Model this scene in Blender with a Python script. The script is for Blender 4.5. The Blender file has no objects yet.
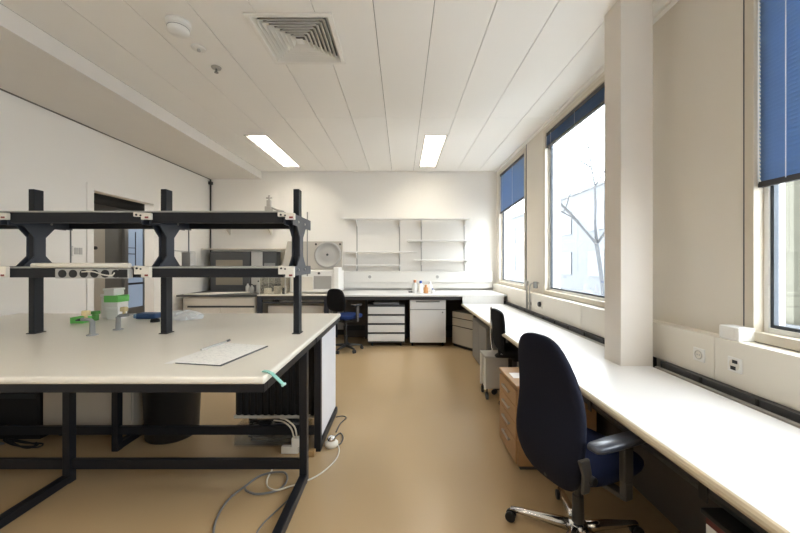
import bpy, bmesh, math, random
from mathutils import Vector, Matrix
PI = math.pi
R = math.radians
random.seed(7)
scene = bpy.context.scene
COL = scene.collection

# ------------------------------------------------------------------ materials
def mat(name, c, rough=0.5, metal=0.0, var=0.04, scale=6.0, bump=0.0, bscale=80.0, emit=None, coat=0.0, spec=0.5, sheen=0.0, trans=0.0):
    m = bpy.data.materials.new(name); m.use_nodes = True
    nt = m.node_tree; b = nt.nodes['Principled BSDF']
    b.inputs['Roughness'].default_value = rough
    b.inputs['Metallic'].default_value = metal
    b.inputs['Specular IOR Level'].default_value = spec
    b.inputs['Coat Weight'].default_value = coat
    b.inputs['Sheen Weight'].default_value = sheen
    tc = nt.nodes.new('ShaderNodeTexCoord')
    nz = nt.nodes.new('ShaderNodeTexNoise'); nz.inputs['Scale'].default_value = scale; nz.inputs['Detail'].default_value = 4
    nt.links.new(tc.outputs['Object'], nz.inputs['Vector'])
    mx = nt.nodes.new('ShaderNodeMix'); mx.data_type = 'RGBA'
    mx.inputs['A'].default_value = (*[min(1, v*(1-var)) for v in c], 1)
    mx.inputs['B'].default_value = (*[min(1, v*(1+var)) for v in c], 1)
    nt.links.new(nz.outputs['Fac'], mx.inputs['Factor'])
    nt.links.new(mx.outputs['Result'], b.inputs['Base Color'])
    if bump > 0:
        n2 = nt.nodes.new('ShaderNodeTexNoise'); n2.inputs['Scale'].default_value = bscale; n2.inputs['Detail'].default_value = 3
        nt.links.new(tc.outputs['Object'], n2.inputs['Vector'])
        bp = nt.nodes.new('ShaderNodeBump'); bp.inputs['Strength'].default_value = bump; bp.inputs['Distance'].default_value = 0.004
        nt.links.new(n2.outputs['Fac'], bp.inputs['Height']); nt.links.new(bp.outputs['Normal'], b.inputs['Normal'])
    if emit:
        b.inputs['Emission Color'].default_value = (*emit[0], 1); b.inputs['Emission Strength'].default_value = emit[1]
    if trans > 0:
        out = nt.nodes['Material Output']
        tl = nt.nodes.new('ShaderNodeBsdfTranslucent'); nt.links.new(mx.outputs['Result'], tl.inputs['Color'])
        ms = nt.nodes.new('ShaderNodeMixShader'); ms.inputs['Fac'].default_value = trans
        nt.links.new(b.outputs['BSDF'], ms.inputs[1]); nt.links.new(tl.outputs['BSDF'], ms.inputs[2])
        nt.links.new(ms.outputs['Shader'], out.inputs['Surface'])
    return m

def glass_mat(name, tint=(1, 1, 1), gloss=0.06, body=0.0):
    m = bpy.data.materials.new(name); m.use_nodes = True
    nt = m.node_tree; nt.nodes.clear()
    out = nt.nodes.new('ShaderNodeOutputMaterial')
    tr = nt.nodes.new('ShaderNodeBsdfTransparent'); tr.inputs['Color'].default_value = (*tint, 1)
    gl = nt.nodes.new('ShaderNodeBsdfGlossy'); gl.inputs['Roughness'].default_value = 0.02
    lw = nt.nodes.new('ShaderNodeLayerWeight'); lw.inputs['Blend'].default_value = 0.5
    pw = nt.nodes.new('ShaderNodeMath'); pw.operation = 'POWER'; pw.inputs[1].default_value = 4.0
    fr = nt.nodes.new('ShaderNodeMath'); fr.operation = 'MULTIPLY_ADD'; fr.inputs[1].default_value = 0.6; fr.inputs[2].default_value = 0.03
    nt.links.new(lw.outputs['Facing'], pw.inputs[0]); nt.links.new(pw.outputs[0], fr.inputs[0])
    ms = nt.nodes.new('ShaderNodeMixShader')
    nt.links.new(fr.outputs[0], ms.inputs['Fac']); nt.links.new(tr.outputs[0], ms.inputs[1]); nt.links.new(gl.outputs[0], ms.inputs[2])
    last = ms
    if body > 0:
        df = nt.nodes.new('ShaderNodeBsdfDiffuse'); df.inputs['Color'].default_value = (0.8, 0.8, 0.78, 1)
        m2 = nt.nodes.new('ShaderNodeMixShader'); m2.inputs['Fac'].default_value = body
        nt.links.new(ms.outputs[0], m2.inputs[1]); nt.links.new(df.outputs[0], m2.inputs[2]); last = m2
    nt.links.new(last.outputs[0], out.inputs['Surface'])
    return m

def paper_mat():
    m = mat('printed_paper', (0.84, 0.83, 0.80), 0.7)
    nt = m.node_tree; b = nt.nodes['Principled BSDF']
    tc = nt.nodes.new('ShaderNodeTexCoord')
    mp = nt.nodes.new('ShaderNodeMapping'); mp.inputs['Scale'].default_value = (40, 110, 1)
    nt.links.new(tc.outputs['Object'], mp.inputs['Vector'])
    nz = nt.nodes.new('ShaderNodeTexNoise'); nz.inputs['Scale'].default_value = 1.5; nz.inputs['Detail'].default_value = 6
    nt.links.new(mp.outputs['Vector'], nz.inputs['Vector'])
    cr = nt.nodes.new('ShaderNodeValToRGB')
    cr.color_ramp.elements[0].position = 0.56; cr.color_ramp.elements[0].color = (0.84, 0.83, 0.80, 1)
    cr.color_ramp.elements[1].position = 0.66; cr.color_ramp.elements[1].color = (0.60, 0.60, 0.60, 1)
    nt.links.new(nz.outputs['Fac'], cr.inputs['Fac'])
    nt.links.new(cr.outputs['Color'], b.inputs['Base Color'])
    return m

def floor_mat():
    m = mat('tan_linoleum', (0.425, 0.30, 0.165), 0.27, var=0.03, scale=1.3, spec=0.5)
    nt = m.node_tree; b = nt.nodes['Principled BSDF']
    tc = nt.nodes.new('ShaderNodeTexCoord')
    nz = nt.nodes.new('ShaderNodeTexNoise'); nz.inputs['Scale'].default_value = 2.6; nz.inputs['Detail'].default_value = 6
    nt.links.new(tc.outputs['Object'], nz.inputs['Vector'])
    mr = nt.nodes.new('ShaderNodeMapRange'); mr.inputs['To Min'].default_value = 0.25; mr.inputs['To Max'].default_value = 0.31
    nt.links.new(nz.outputs['Fac'], mr.inputs['Value'])
    return m

M = dict(
    floor=floor_mat(),
    wall=mat('cream_wall_paint', (0.81, 0.785, 0.745), 0.75, bump=0.05, var=0.015, scale=2),
    wallpanel=mat('beige_wall_panel', (0.71, 0.665, 0.59), 0.6, var=0.02, scale=2),
    ceil=mat('ceiling_panel_paint', (0.84, 0.82, 0.785), 0.5, var=0.012, scale=2),
    seam=mat('ceiling_joint', (0.16, 0.15, 0.135), 0.9),
    soffit=mat('soffit_paint', (0.72, 0.69, 0.65), 0.7, var=0.02),
    column=mat('column_paint', (0.72, 0.67, 0.61), 0.6, var=0.02, bump=0.03),
    trunk=mat('trunking_cream', (0.76, 0.72, 0.64), 0.45, var=0.015),
    trunkw=mat('trunking_white', (0.78, 0.76, 0.72), 0.45, var=0.015),
    frame=mat('window_frame_beige', (0.60, 0.545, 0.45), 0.45, var=0.02),
    sash=mat('window_sash_white', (0.80, 0.80, 0.78), 0.4),
    gasket=mat('dark_gasket', (0.05, 0.06, 0.075), 0.6),
    glass=glass_mat('window_glass', (0.97, 0.99, 1.0)),
    dglass=glass_mat('smoked_glass', (0.55, 0.53, 0.5), body=0.15),
    clear=glass_mat('clear_acrylic', (0.93, 0.92, 0.88), body=0.06),
    blind=mat('blue_slats', (0.20, 0.30, 0.455), 0.45, trans=0.45),
    blindrail=mat('dark_blind_rail', (0.045, 0.045, 0.05), 0.5),
    cord=mat('white_cord', (0.85, 0.85, 0.85), 0.6),
    top=mat('cream_laminate', (0.74, 0.70, 0.62), 0.32, var=0.015),
    white_top=mat('white_laminate', (0.75, 0.74, 0.725), 0.3, var=0.01),
    edge=mat('beige_edge_band', (0.56, 0.475, 0.345), 0.4),
    steel=mat('black_blue_steel', (0.0085, 0.0095, 0.013), 0.42, var=0.08, spec=.35),
    bracket=mat('slate_grey_steel', (0.03, 0.034, 0.046), 0.4, var=0.06),
    darkgrey=mat('dark_grey', (0.05, 0.05, 0.052), 0.5),
    midgrey=mat('mid_grey', (0.25, 0.25, 0.245), 0.5),
    sill=mat('grey_sill', (0.36, 0.34, 0.31), 0.45),
    grey=mat('light_grey', (0.45, 0.44, 0.42), 0.45),
    shelfgrey=mat('grey_shelf_board', (0.36, 0.35, 0.33), 0.4),
    black=mat('black_plastic', (0.012, 0.012, 0.013), 0.45),
    blackmat=mat('matt_black', (0.009, 0.008, 0.008), 0.8),
    armpad=mat('dark_arm_pad', (0.05, 0.055, 0.07), 0.3),
    navy=mat('navy_fabric', (0.0095, 0.011, 0.022), 0.85, bump=0.4, bscale=420, var=0.12, scale=60, spec=0.2),
    blue=mat('blue_fabric', (0.012, 0.03, 0.12), 0.85, bump=0.4, bscale=420, spec=.2),
    seatnavy=mat('navy_seat_fabric', (0.012, 0.02, 0.065), 0.85, bump=0.4, bscale=420, spec=0.2),
    charfab=mat('charcoal_fabric', (0.008, 0.008, 0.010), 0.85, bump=0.3, bscale=300, spec=.2),
    chrome=mat('chrome', (0.72, 0.70, 0.68), 0.14, metal=1.0),
    metal=mat('brushed_metal', (0.48, 0.46, 0.43), 0.35, metal=0.9),
    taupe=mat('taupe_plastic', (0.05, 0.045, 0.04), 0.5),
    wood=mat('beech_veneer', (0.36, 0.205, 0.09), 0.45, var=0.12, scale=9),
    woodd=mat('wood_block', (0.33, 0.2, 0.08), 0.6, var=0.2),
    cab=mat('cabinet_white', (0.74, 0.725, 0.70), 0.4, var=0.012),
    cream=mat('cabinet_cream', (0.66, 0.61, 0.53), 0.45, var=0.02),
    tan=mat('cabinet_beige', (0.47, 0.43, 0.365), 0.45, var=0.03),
    trolley=mat('trolley_grey_white', (.50, .47, .42), .45),
    white=mat('white_plastic', (0.80, 0.79, 0.76), 0.4),
    offwhite=mat('off_white_plastic', (0.72, 0.68, 0.60), 0.4),
    paper=mat('plain_paper', (0.84, 0.83, 0.81), 0.7),
    print=paper_mat(),
    green=mat('bright_green_plastic', (0.16, 0.56, 0.12), 0.4),
    dgreen=mat('green_plastic', (0.10, 0.32, 0.07), 0.4),
    bluepl=mat('blue_plastic', (0.02, 0.07, 0.19), 0.5),
    mint=mat('mint_ribbon', (0.22, 0.48, 0.42), 0.5),
    tapgrey=mat('grey_tap_metal', (0.30, 0.31, 0.31), 0.4, metal=0.3),
    knob=mat('beige_knob', (0.62, 0.50, 0.26), 0.5),
    red=mat('red_plastic', (0.22, 0.03, 0.025), 0.5),
    orange=mat('amber_plastic', (0.52, 0.25, 0.09), 0.4),
    coral=mat('orange_plastic', (0.75, 0.30, 0.12), 0.4),
    capblue=mat('blue_cap', (0.03, 0.10, 0.45), 0.4),
    cable_grey=mat('grey_cable', (0.16, 0.155, 0.15), 0.5),
    cable_white=mat('white_cable', (0.62, 0.57, 0.47), 0.5),
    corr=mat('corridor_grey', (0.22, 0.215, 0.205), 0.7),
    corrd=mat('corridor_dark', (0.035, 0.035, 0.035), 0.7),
    oven=mat('oven_grey', (0.075, 0.077, 0.08), 0.45),
    pane=mat('beige_pane', (0.27, 0.235, 0.185), 0.35),
    lid=mat('lid_grey', (0.44, 0.41, 0.36), 0.45),
    lidc=mat('lid_disc_grey', (0.36, 0.35, 0.33), 0.35),
    tube=mat('lamp_tube', (0.9, 0.9, 0.9), 0.4, emit=((1.0, 0.93, 0.80), 23.0)),
    refl=mat('lamp_reflector', (0.5, 0.49, 0.46), 0.35),
    lampframe=mat('lamp_frame', (0.16, 0.155, 0.14), 0.4),
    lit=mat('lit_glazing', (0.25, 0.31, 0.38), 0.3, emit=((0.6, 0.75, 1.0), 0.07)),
    bark=mat('pale_bark', (0.05, 0.052, 0.056), 0.9, var=0.15),
    facade=mat('pale_facade', (0.072, 0.075, 0.078), 0.8),
    facadew=mat('facade_window', (0.04, 0.046, 0.054), 0.3),
    yellowish=mat('cream_pier', (0.085, 0.08, 0.058), 0.8),
    greygreen=mat('grey_green_wall', (0.036, 0.043, 0.044), 0.8, var=0.3, scale=3),
    ground=mat('pale_ground', (0.42, 0.42, 0.415), 0.9),
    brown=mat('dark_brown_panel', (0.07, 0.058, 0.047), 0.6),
    panelblue=mat('end_panel_white', (0.76, 0.77, 0.80), 0.35),
    darkwood=mat('dark_worktop', (0.06, 0.058, 0.055), 0.4),
)

# ------------------------------------------------------------------ mesh builder
class MB:
    def __init__(s): s.bm = bmesh.new()
    def _merge(s, t, mtx=None):
        if mtx: t.transform(mtx)
        vm = {}
        for v in t.verts: vm[v] = s.bm.verts.new(v.co)
        for f in t.faces:
            try: nf = s.bm.faces.new([vm[v] for v in f.verts]); nf.smooth = f.smooth
            except ValueError: pass
        t.free(); return s
    def box(s, x0, x1, y0, y1, z0, z1, bev=0.003, mtx=None, seg=2):
        t = bmesh.new()
        x0, x1 = sorted((x0, x1)); y0, y1 = sorted((y0, y1)); z0, z1 = sorted((z0, z1))
        bmesh.ops.create_cube(t, size=1)
        for v in t.verts:
            v.co = Vector(((x0+x1)/2+v.co.x*(x1-x0), (y0+y1)/2+v.co.y*(y1-y0), (z0+z1)/2+v.co.z*(z1-z0)))
        b = min(bev, (x1-x0)*.45, (y1-y0)*.45, (z1-z0)*.45)
        if b > 1e-5: bmesh.ops.bevel(t, geom=list(t.edges), offset=b, segments=seg, profile=0.5, affect='EDGES')
        return s._merge(t, mtx)
    def cyl(s, p0, p1, r0, r1=None, n=20, bev=0.0):
        r1 = r0 if r1 is None else r1
        p0 = Vector(p0); p1 = Vector(p1); d = p1-p0
        t = bmesh.new()
        bmesh.ops.create_cone(t, cap_ends=True, segments=n, radius1=r0, radius2=r1, depth=d.length)
        for f in t.faces: f.smooth = len(f.verts) == 4
        if bev > 0:
            es = [e for e in t.edges if any(len(f.verts) > 4 for f in e.link_faces)]
            bmesh.ops.bevel(t, geom=es, offset=bev, segments=2, profile=0.5, affect='EDGES')
        q = Vector((0, 0, 1)).rotation_difference(d.normalized())
        return s._merge(t, Matrix.Translation((p0+p1)/2) @ q.to_matrix().to_4x4())
    def tube(s, pts, r, n=10, rad=None):
        pts = [Vector(p) for p in pts]; rings = []
        prev = None
        for i, p in enumerate(pts):
            a = pts[max(i-1, 0)]; b = pts[min(i+1, len(pts)-1)]
            d = (b-a).normalized()
            if prev is None:
                up = Vector((0, 0, 1)) if abs(d.z) < .9 else Vector((1, 0, 0))
                u = d.cross(up).normalized()
            else:
                u = (prev - d*prev.dot(d)).normalized()
            prev = u; w = d.cross(u)
            rr = rad[i] if rad else r
            rings.append([s.bm.verts.new(p+(u*math.cos(2*PI*k/n)+w*math.sin(2*PI*k/n))*rr) for k in range(n)])
        for A, B in zip(rings, rings[1:]):
            for k in range(n):
                f = s.bm.faces.new((A[k], A[(k+1) % n], B[(k+1) % n], B[k])); f.smooth = True
        s.bm.faces.new(rings[0][::-1]); s.bm.faces.new(rings[-1]); return s
    def lathe(s, prof, c=(0, 0, 0), n=32, mtx=None):
        t = bmesh.new(); rings = []
        for r, z in prof:
            if r < 1e-5: rings.append([t.verts.new((0, 0, z))])
            else: rings.append([t.verts.new((r*math.cos(2*PI*k/n), r*math.sin(2*PI*k/n), z)) for k in range(n)])
        for A, B in zip(rings, rings[1:]):
            for k in range(n):
                if len(A) == 1 and len(B) == 1: continue
                if len(A) == 1: f = t.faces.new((A[0], B[k], B[(k+1) % n]))
                elif len(B) == 1: f = t.faces.new((A[k], A[(k+1) % n], B[0]))
                else: f = t.faces.new((A[k], A[(k+1) % n], B[(k+1) % n], B[k]))
                f.smooth = True
        mm = Matrix.Translation(c)
        return s._merge(t, mm @ mtx if mtx else mm)
    def prism(s, outline, axis, a0, a1, bev=0.0, mtx=None):
        """outline: 2D points; axis 'x': pts are (y,z); 'y': (x,z); 'z': (x,y)"""
        t = bmesh.new()
        def P(u, v, a): return {'x': (a, u, v), 'y': (u, a, v), 'z': (u, v, a)}[axis]
        A = [t.verts.new(P(u, v, a0)) for u, v in outline]; B = [t.verts.new(P(u, v, a1)) for u, v in outline]
        n = len(A)
        t.faces.new(A[::-1]); t.faces.new(B)
        for k in range(n): t.faces.new((A[k], A[(k+1) % n], B[(k+1) % n], B[k]))
        bmesh.ops.recalc_face_normals(t, faces=list(t.faces))
        if bev > 0: bmesh.ops.bevel(t, geom=list(t.edges), offset=bev, segments=2, profile=0.5, affect='EDGES')
        return s._merge(t, mtx)
    def loft(s, rings, smooth=True, mtx=None):
        t = bmesh.new(); n = len(rings[0])
        V = [[t.verts.new(p) for p in r] for r in rings]
        for A, B in zip(V, V[1:]):
            for k in range(n):
                f = t.faces.new((A[k], A[(k+1) % n], B[(k+1) % n], B[k])); f.smooth = smooth
        f = t.faces.new(V[0][::-1]); f.smooth = smooth
        f = t.faces.new(V[-1]); f.smooth = smooth
        return s._merge(t, mtx)
    def build(s, name, m, parent=None, mtx=None):
        bmesh.ops.recalc_face_normals(s.bm, faces=list(s.bm.faces))
        if parent is not None:
            s.bm.transform(Matrix.Translation(-Vector(parent.get('o', (0, 0, 0)))))
        me = bpy.data.meshes.new(name)
        s.bm.to_mesh(me); s.bm.free()
        me.materials.append(m)
        o = bpy.data.objects.new(name, me); COL.objects.link(o)
        if parent is not None:
            o.parent = parent; o['o'] = parent.get('o', (0, 0, 0))
        return o

def thing(name, label, cat, loc, rz=0.0, group=None, local=False):
    """Empty at the thing's base; parts of a non-local thing are written in world coordinates"""
    o = bpy.data.objects.new(name, None); o.empty_display_size = .1; COL.objects.link(o)
    o.location = loc; o.rotation_euler = (0, 0, rz)
    if not local: o['o'] = tuple(loc)
    o['label'] = label; o['category'] = cat
    if group: o['group'] = group
    return o
def tag(o, label, cat, group=None):
    o['label'] = label; o['category'] = cat
    if group: o['group'] = group
    return o
def struct(name, mb, m, parent=None):
    o = mb.build(name, m, parent)
    if parent is None: o['kind'] = 'structure'
    return o
def tree_objs(o): return [o] + [q for c in o.children for q in tree_objs(c)]
def copy_tree(o, parent=None):
    c = o.copy(); COL.objects.link(c); c.parent = parent
    for ch in list(o.children): copy_tree(ch, c)
    return c

def smooth_path(pts, k=8):
    pts = [Vector(p) for p in pts]; out = []
    P = [pts[0]] + pts + [pts[-1]]
    for i in range(1, len(P)-2):
        a, b, c, d = P[i-1:i+3]
        for j in range(k):
            t = j/k
            out.append(.5*((2*b)+(c-a)*t+(2*a-5*b+4*c-d)*t*t+(3*b-a-3*c+d)*t**3))
    out.append(pts[-1]); return out

# ------------------------------------------------------------------ room dimensions (metres)
CZ = 3.283          # ceiling
XR, XL = 1.90, -3.87
YB, YF = 7.05, -2.4
SOFX, SOFZ = -2.83, 3.13

struct('floor', MB().box(XL-2.3, XR+.3, YF-.2, 10.0, -.08, 0, 0), M['floor'])

# windows along the right wall: (far Y, near Y)
WZ0, WZ1 = 1.03, 3.215
WINS = [(6.86, 5.36), (4.68, 3.18), (1.935, 0.435), (-0.25, -1.75)]
w = MB()
edges = [YB+.2]
for a, b in WINS: edges += [a, b]
edges += [YF-.2]
for i in range(0, len(edges), 2): w.box(XR, XR+.22, edges[i+1], edges[i], 0, CZ+.1, 0)
for a, b in WINS:
    w.box(XR, XR+.22, b, a, 0, WZ0, 0); w.box(XR, XR+.22, b, a, WZ1, CZ+.1, 0)
struct('wall_right', w, M['wallpanel'])
struct('wall_back', MB().box(XL-.12, XR, YB, YB+.15, 0, CZ+.1, 0), M['wall'])
struct('wall_front', MB().box(XL-.12, XR, YF-.15, YF, 0, CZ+.1, 0), M['wall'])
# left wall with the doorway
DY0, DY1, DZ = 4.37, 5.45, 2.37
struct('wall_left', MB().box(XL-.12, XL, YF, DY0, 0, CZ+.1, 0).box(XL-.12, XL, DY1, YB, 0, CZ+.1, 0).box(XL-.12, XL, DY0, DY1, DZ, CZ+.1, 0), M['wall'])
# corridor behind the doorway
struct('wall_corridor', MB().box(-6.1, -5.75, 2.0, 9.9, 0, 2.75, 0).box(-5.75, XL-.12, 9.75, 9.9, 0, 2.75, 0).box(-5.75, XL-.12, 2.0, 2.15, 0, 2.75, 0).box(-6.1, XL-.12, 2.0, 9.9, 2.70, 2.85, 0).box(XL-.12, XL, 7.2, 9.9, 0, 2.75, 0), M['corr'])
d = thing('door_1', 'x', 'x', (XL, (DY0+DY1)/2, 0)); del d['label']; del d['category']; d['kind'] = 'structure'
MB().box(XL-.13, XL+.015, DY0-.08, DY0+.012, 0, DZ+.07, .003).box(XL-.13, XL+.015, DY1-.012, DY1+.07, 0, DZ+.07, .003).box(XL-.13, XL+.015, DY0+.012, DY1-.012, DZ-.012, DZ+.07, .003).build('door_frame', M['wall'], d)
# things in the corridor
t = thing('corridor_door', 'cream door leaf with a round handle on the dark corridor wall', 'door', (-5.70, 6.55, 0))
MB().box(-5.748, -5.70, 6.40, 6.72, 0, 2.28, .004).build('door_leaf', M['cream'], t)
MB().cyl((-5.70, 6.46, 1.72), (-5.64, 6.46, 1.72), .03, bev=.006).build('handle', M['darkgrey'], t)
t = thing('glazed_door', 'blue glazed corridor door with shelves behind the glass', 'door', (-5.70, 7.5, 0))
MB().box(-5.748, -5.69, 7.18, 7.28, 0, 2.4, .004).box(-5.748, -5.69, 7.72, 7.80, 0, 2.4, .004).box(-5.748, -5.69, 7.28, 7.72, 2.26, 2.4, .004).box(-5.748, -5.69, 7.28, 7.72, 0, .5, .004).build('door_frame', M['midgrey'], t)
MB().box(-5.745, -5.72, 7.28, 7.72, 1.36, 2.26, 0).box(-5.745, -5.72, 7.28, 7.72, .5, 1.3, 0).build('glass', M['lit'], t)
MB().box(-5.72, -5.705, 7.28, 7.72, 1.30, 1.36, 0).box(-5.72, -5.70, 7.28, 7.72, .98, 1.02, 0).box(-5.72, -5.71, 7.28, 7.5, 1.62, 1.64, 0).box(-5.72, -5.71, 7.28, 7.5, 1.75, 1.765, 0).box(-5.72, -5.71, 7.50, 7.515, 1.36, 2.1, 0).build('crossbar', M['darkgrey'], t)
tag(MB().cyl((-5.3, 3.5, 2.55), (-5.3, 9.7, 2.55), .07).cyl((-5.0, 3.5, 2.5), (-5.0, 9.7, 2.5), .09).box(-5.75, -4.9, 6.7, 6.75, 2.36, 2.42, 0).build('ceiling_pipe', M['corrd']), 'dark pipes under the corridor ceiling beyond the doorway', 'pipe')

glow = mat('corridor_fill_glow', (.8, .8, .75), .4, emit=((1, .95, .86), 45.0))  # glow of two unseen fittings added to brighten the corridor
for yy, lb in ((3.9, 'unseen round fill light added in the corridor before the doorway'), (8.2, 'unseen round fill light added in the corridor far beyond the doorway')):
    t = thing('corridor_fill', lb, 'lamp', (-4.9, yy, 2.70))
    MB().lathe([(0, 0), (.16, 0), (.16, -.03), (0, -.03)], (-4.9, yy, 2.70)).build('base', M['trunkw'], t)
    MB().lathe([(.15, -.031), (.14, -.07), (.08, -.09), (0, -.095)], (-4.9, yy, 2.70)).build('shade', glow, t)
# ceiling: long panels with open joints, holes for lamps and diffuser
LAMPS = [(.325, .655, 5.02, 6.75), (-2.275, -1.945, 5.02, 6.75), (.325, .655, -.75, .98), (-2.275, -1.945, -.75, .98)]  # second pair is out of view, added to light the near end
VENT = (-1.165, -.515, 2.555, 3.215)
holes = LAMPS + [VENT]
def cut(rect, hs):
    out = [rect]
    for h in hs:
        nxt = []
        for r in out:
            x0, x1, y0, y1 = r; a0, a1, b0, b1 = h
            if a1 <= x0 or a0 >= x1 or b1 <= y0 or b0 >= y1: nxt.append(r); continue
            if b0 > y0: nxt.append((x0, x1, y0, b0))
            if b1 < y1: nxt.append((x0, x1, b1, y1))
            yy0, yy1 = max(y0, b0), min(y1, b1)
            if a0 > x0: nxt.append((x0, a0, yy0, yy1))
            if a1 < x1: nxt.append((a1, x1, yy0, yy1))
        out = nxt
    return out
c = MB()
seams = [XR] + [1.53-.4335*k for k in range(10)] + [SOFX]
G = .003
for k in range(len(seams)-1):
    xa, xb = seams[k+1]+G, seams[k]-(G if k else 0)
    for y0, y1 in [(YF, .7), (.7, 4.42), (4.42, YB)]:
        for r in cut((xa, xb, y0+.0015, y1-.0015), holes): c.box(r[0], r[1], r[2], r[3], CZ, CZ+.02, 0)
ce = struct('ceiling', c, M['ceil'])
cb = MB()
for r in cut((SOFX-.05, XR, YF, YB), holes): cb.box(*r, CZ+.021, CZ+.03, 0)
struct('ceiling_backing', cb, M['seam'], ce)
struct('roof_slab', MB().box(XL-.12, XR+.22, YF-.15, YB+.15, CZ+.22, CZ+.35, 0), M['seam'], ce)
s = MB()
s.box(SOFX-.02, SOFX, YF, YB, SOFZ, CZ, 0)
for y0, y1 in [(YF, .75), (.752, 4.39), (4.392, YB)]: s.box(XL+.012, SOFX-.02, y0, y1, SOFZ, SOFZ+.02, 0)
struct('trim_1', s, M['soffit'])
struct('trim_2', MB().box(XL, XL+.011, YF, YB, SOFZ-.012, SOFZ+.005, 0), M['seam'])
struct('trim_9', MB().box(SOFX, XR, YB-.03, YB, CZ-.018, CZ, 0), M['trunkw'])
# column standing in front of the window wall
struct('wall_column', MB().box(1.50, 1.722, 2.40, 2.595, 0, CZ, .004), M['column'])
# pelmet above the recessed panel, joint strip beside the near window
struct('trim_3', MB().box(1.86, XR, YF, 7.0, CZ-.03, CZ, .002), M['ceil'])
struct('trim_4', MB().box(XR-.004, XR, 1.925, 1.945, WZ0, CZ, 0).box(XR-.004, XR, 5.335, 5.35, WZ0, CZ-.03, 0), M['gasket'])
# trunking along the right wall and the back wall
tr = MB()
for y0, y1 in [(YF, .52), (.523, 2.014), (2.017, 3.52), (3.523, 5.02), (5.023, 6.93)]: tr.box(1.80, XR, y0, y1, .782, 1.03, .004)
struct('trim_5', tr, M['trunk'])
gr = MB().box(1.703, 1.752, 2.61, 5.9, .66, .749, .003).box(1.724, 1.752, YF, 2.39, .66, .749, .003).box(1.745, 1.765, YF, 2.39, .62, .66, 0).box(1.725, 1.765, 2.61, 5.9, .62, .66, 0)
struct('trim_6', gr, M['sill'])
g2 = MB().box(1.765, XR, YF, 2.39, .66, .781, 0).box(1.765, XR, 2.61, 6.93, .66, .781, 0)
struct('trim_7', g2, M['darkgrey'])
g3 = MB()
y = -1.9
while y < 5.9:
    if not 2.3 < y < 2.7: g3.box(1.757, 1.765, y, y+.012, .66, .781, 0)
    y += .33
struct('trim_10', g3, M['black'])
struct('trim_8', MB().box(-1.2, XR-.1, 6.95, YB, 1.055, 1.27, .004).box(-1.2, XR-.1, 6.985, YB, .935, 1.052, .002), M['trunkw'])
struct('baseboard_back', MB().box(XL, XR, YB-.02, YB, 0, .1, .002), M['darkgrey'])
struct('baseboard_left', MB().box(XL, XL+.015, YF, DY0-.09, 0, .08, .002).box(XL, XL+.015, DY1+.08, YB-.03, 0, .08, .002), M['darkgrey'])
struct('baseboard_right', MB().box(XR-.015, XR, YF, YB-.03, 0, .08, .002), M['darkgrey'])

for i, (a, b) in enumerate(WINS):
    wn = thing('window_%d' % (i+1), 'x', 'x', (XR, (a+b)/2, WZ0)); del wn['label']; del wn['category']; wn['kind'] = 'structure'
    def ring(mb, x0, x1, in0, in1, bev=.003):
        ya, yb, za, zb = a-in0, b+in0, WZ0+in0, WZ1-in0
        ww = in1-in0
        mb.box(x0, x1, ya-ww, ya, za, zb, bev).box(x0, x1, yb, yb+ww, za, zb, bev)
        mb.box(x0, x1, yb+ww, ya-ww, za, za+ww, bev).box(x0, x1, yb+ww, ya-ww, zb-ww, zb, bev)
        return mb
    ring(MB(), XR-.012, XR+.085, .004, .056).build('window_frame', M['frame'], wn)
    ring(MB(), XR+.042, XR+.08, .056, .082).build('sash', M['sash'], wn)
    ring(MB(), XR+.05, XR+.078, .082, .10, .001).build('gasket', M['gasket'], wn)
    MB().box(XR+.062, XR+.068, b+.10, a-.10, WZ0+.10, WZ1-.10, 0).build('pane', M['glass'], wn)
    MB().box(XR-.006, XR+.1, b+.01, a-.01, WZ0+.001, WZ0+.0039, 0).build('window_gap', M['gasket'], wn)

# blinds -----------------------------------------------------------------
def blind(a, b, zb, label, skew=0.0, tilt=62, stack=False, zt=WZ1-.056):
    x = XR+.019
    t = thing('venetian_blind', label, 'blind', (x, (a+b)/2, zt), group=None)
    y0, y1 = b+.06, a-.06
    MB().box(x-.014, x+.02, y0, y1, zt-.045, zt-.001, .002).build('headrail', M['blindrail'], t)
    sl = MB(); hgt = zt-.05-zb
    n = 24 if stack else int(hgt/.021)
    for k in range(n):
        f = (k+.5)/n
        z = zt-.05-hgt*f
        dz = skew*f*f
        ca, sa = math.cos(R(tilt)), math.sin(R(tilt))
        hw = .0125
        # slightly crowned slat as a thin lofted strip
        pts = [(-hw*ca, hw*sa), (0, .002), (hw*ca, -hw*sa)]
        th = .0006
        prof = [(p[0], p[1]) for p in pts] + [(p[0]+.0003, p[1]+th) for p in pts[::-1]]
        rings = []
        for yy, zz in ((y0, z-dz), (y1, z+dz)):
            rings.append([(x+u, yy, zz+v) for u, v in prof])
        sl.loft(rings, smooth=False)
    sl.build('slats', M['blind'], t)
    rb = MB(); 
    sh = Matrix(((1, 0, 0, 0), (0, 1, 0, 0), (0, 2*skew/(y1-y0), 1, -2*skew/(y1-y0)*(y0+y1)/2), (0, 0, 0, 1)))
    rb.box(x-.014, x+.014, y0, y1, zb-.032, zb-.002, .003, mtx=sh).build('bottom_rail', M['blindrail'], t)
    for yy in (y0+.02, y0+.45*(y1-y0), y1-.14, y1-.006):
        MB().tube([(x-.017, yy, zt-.04), (x-.017, yy, zb-.01+2*skew*(yy-(y0+y1)/2)/(y1-y0))], .0022, 6).build('ladder_cord', M['cord'], t)
    return t
blind(*WINS[0], 2.46, 'blue slatted blind half lowered at the far window with a crooked bottom rail', skew=-.035)
blind(*WINS[1], 2.99, 'blue slatted blind drawn up in a thin bundle at the middle window', tilt=15, stack=True)
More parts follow.
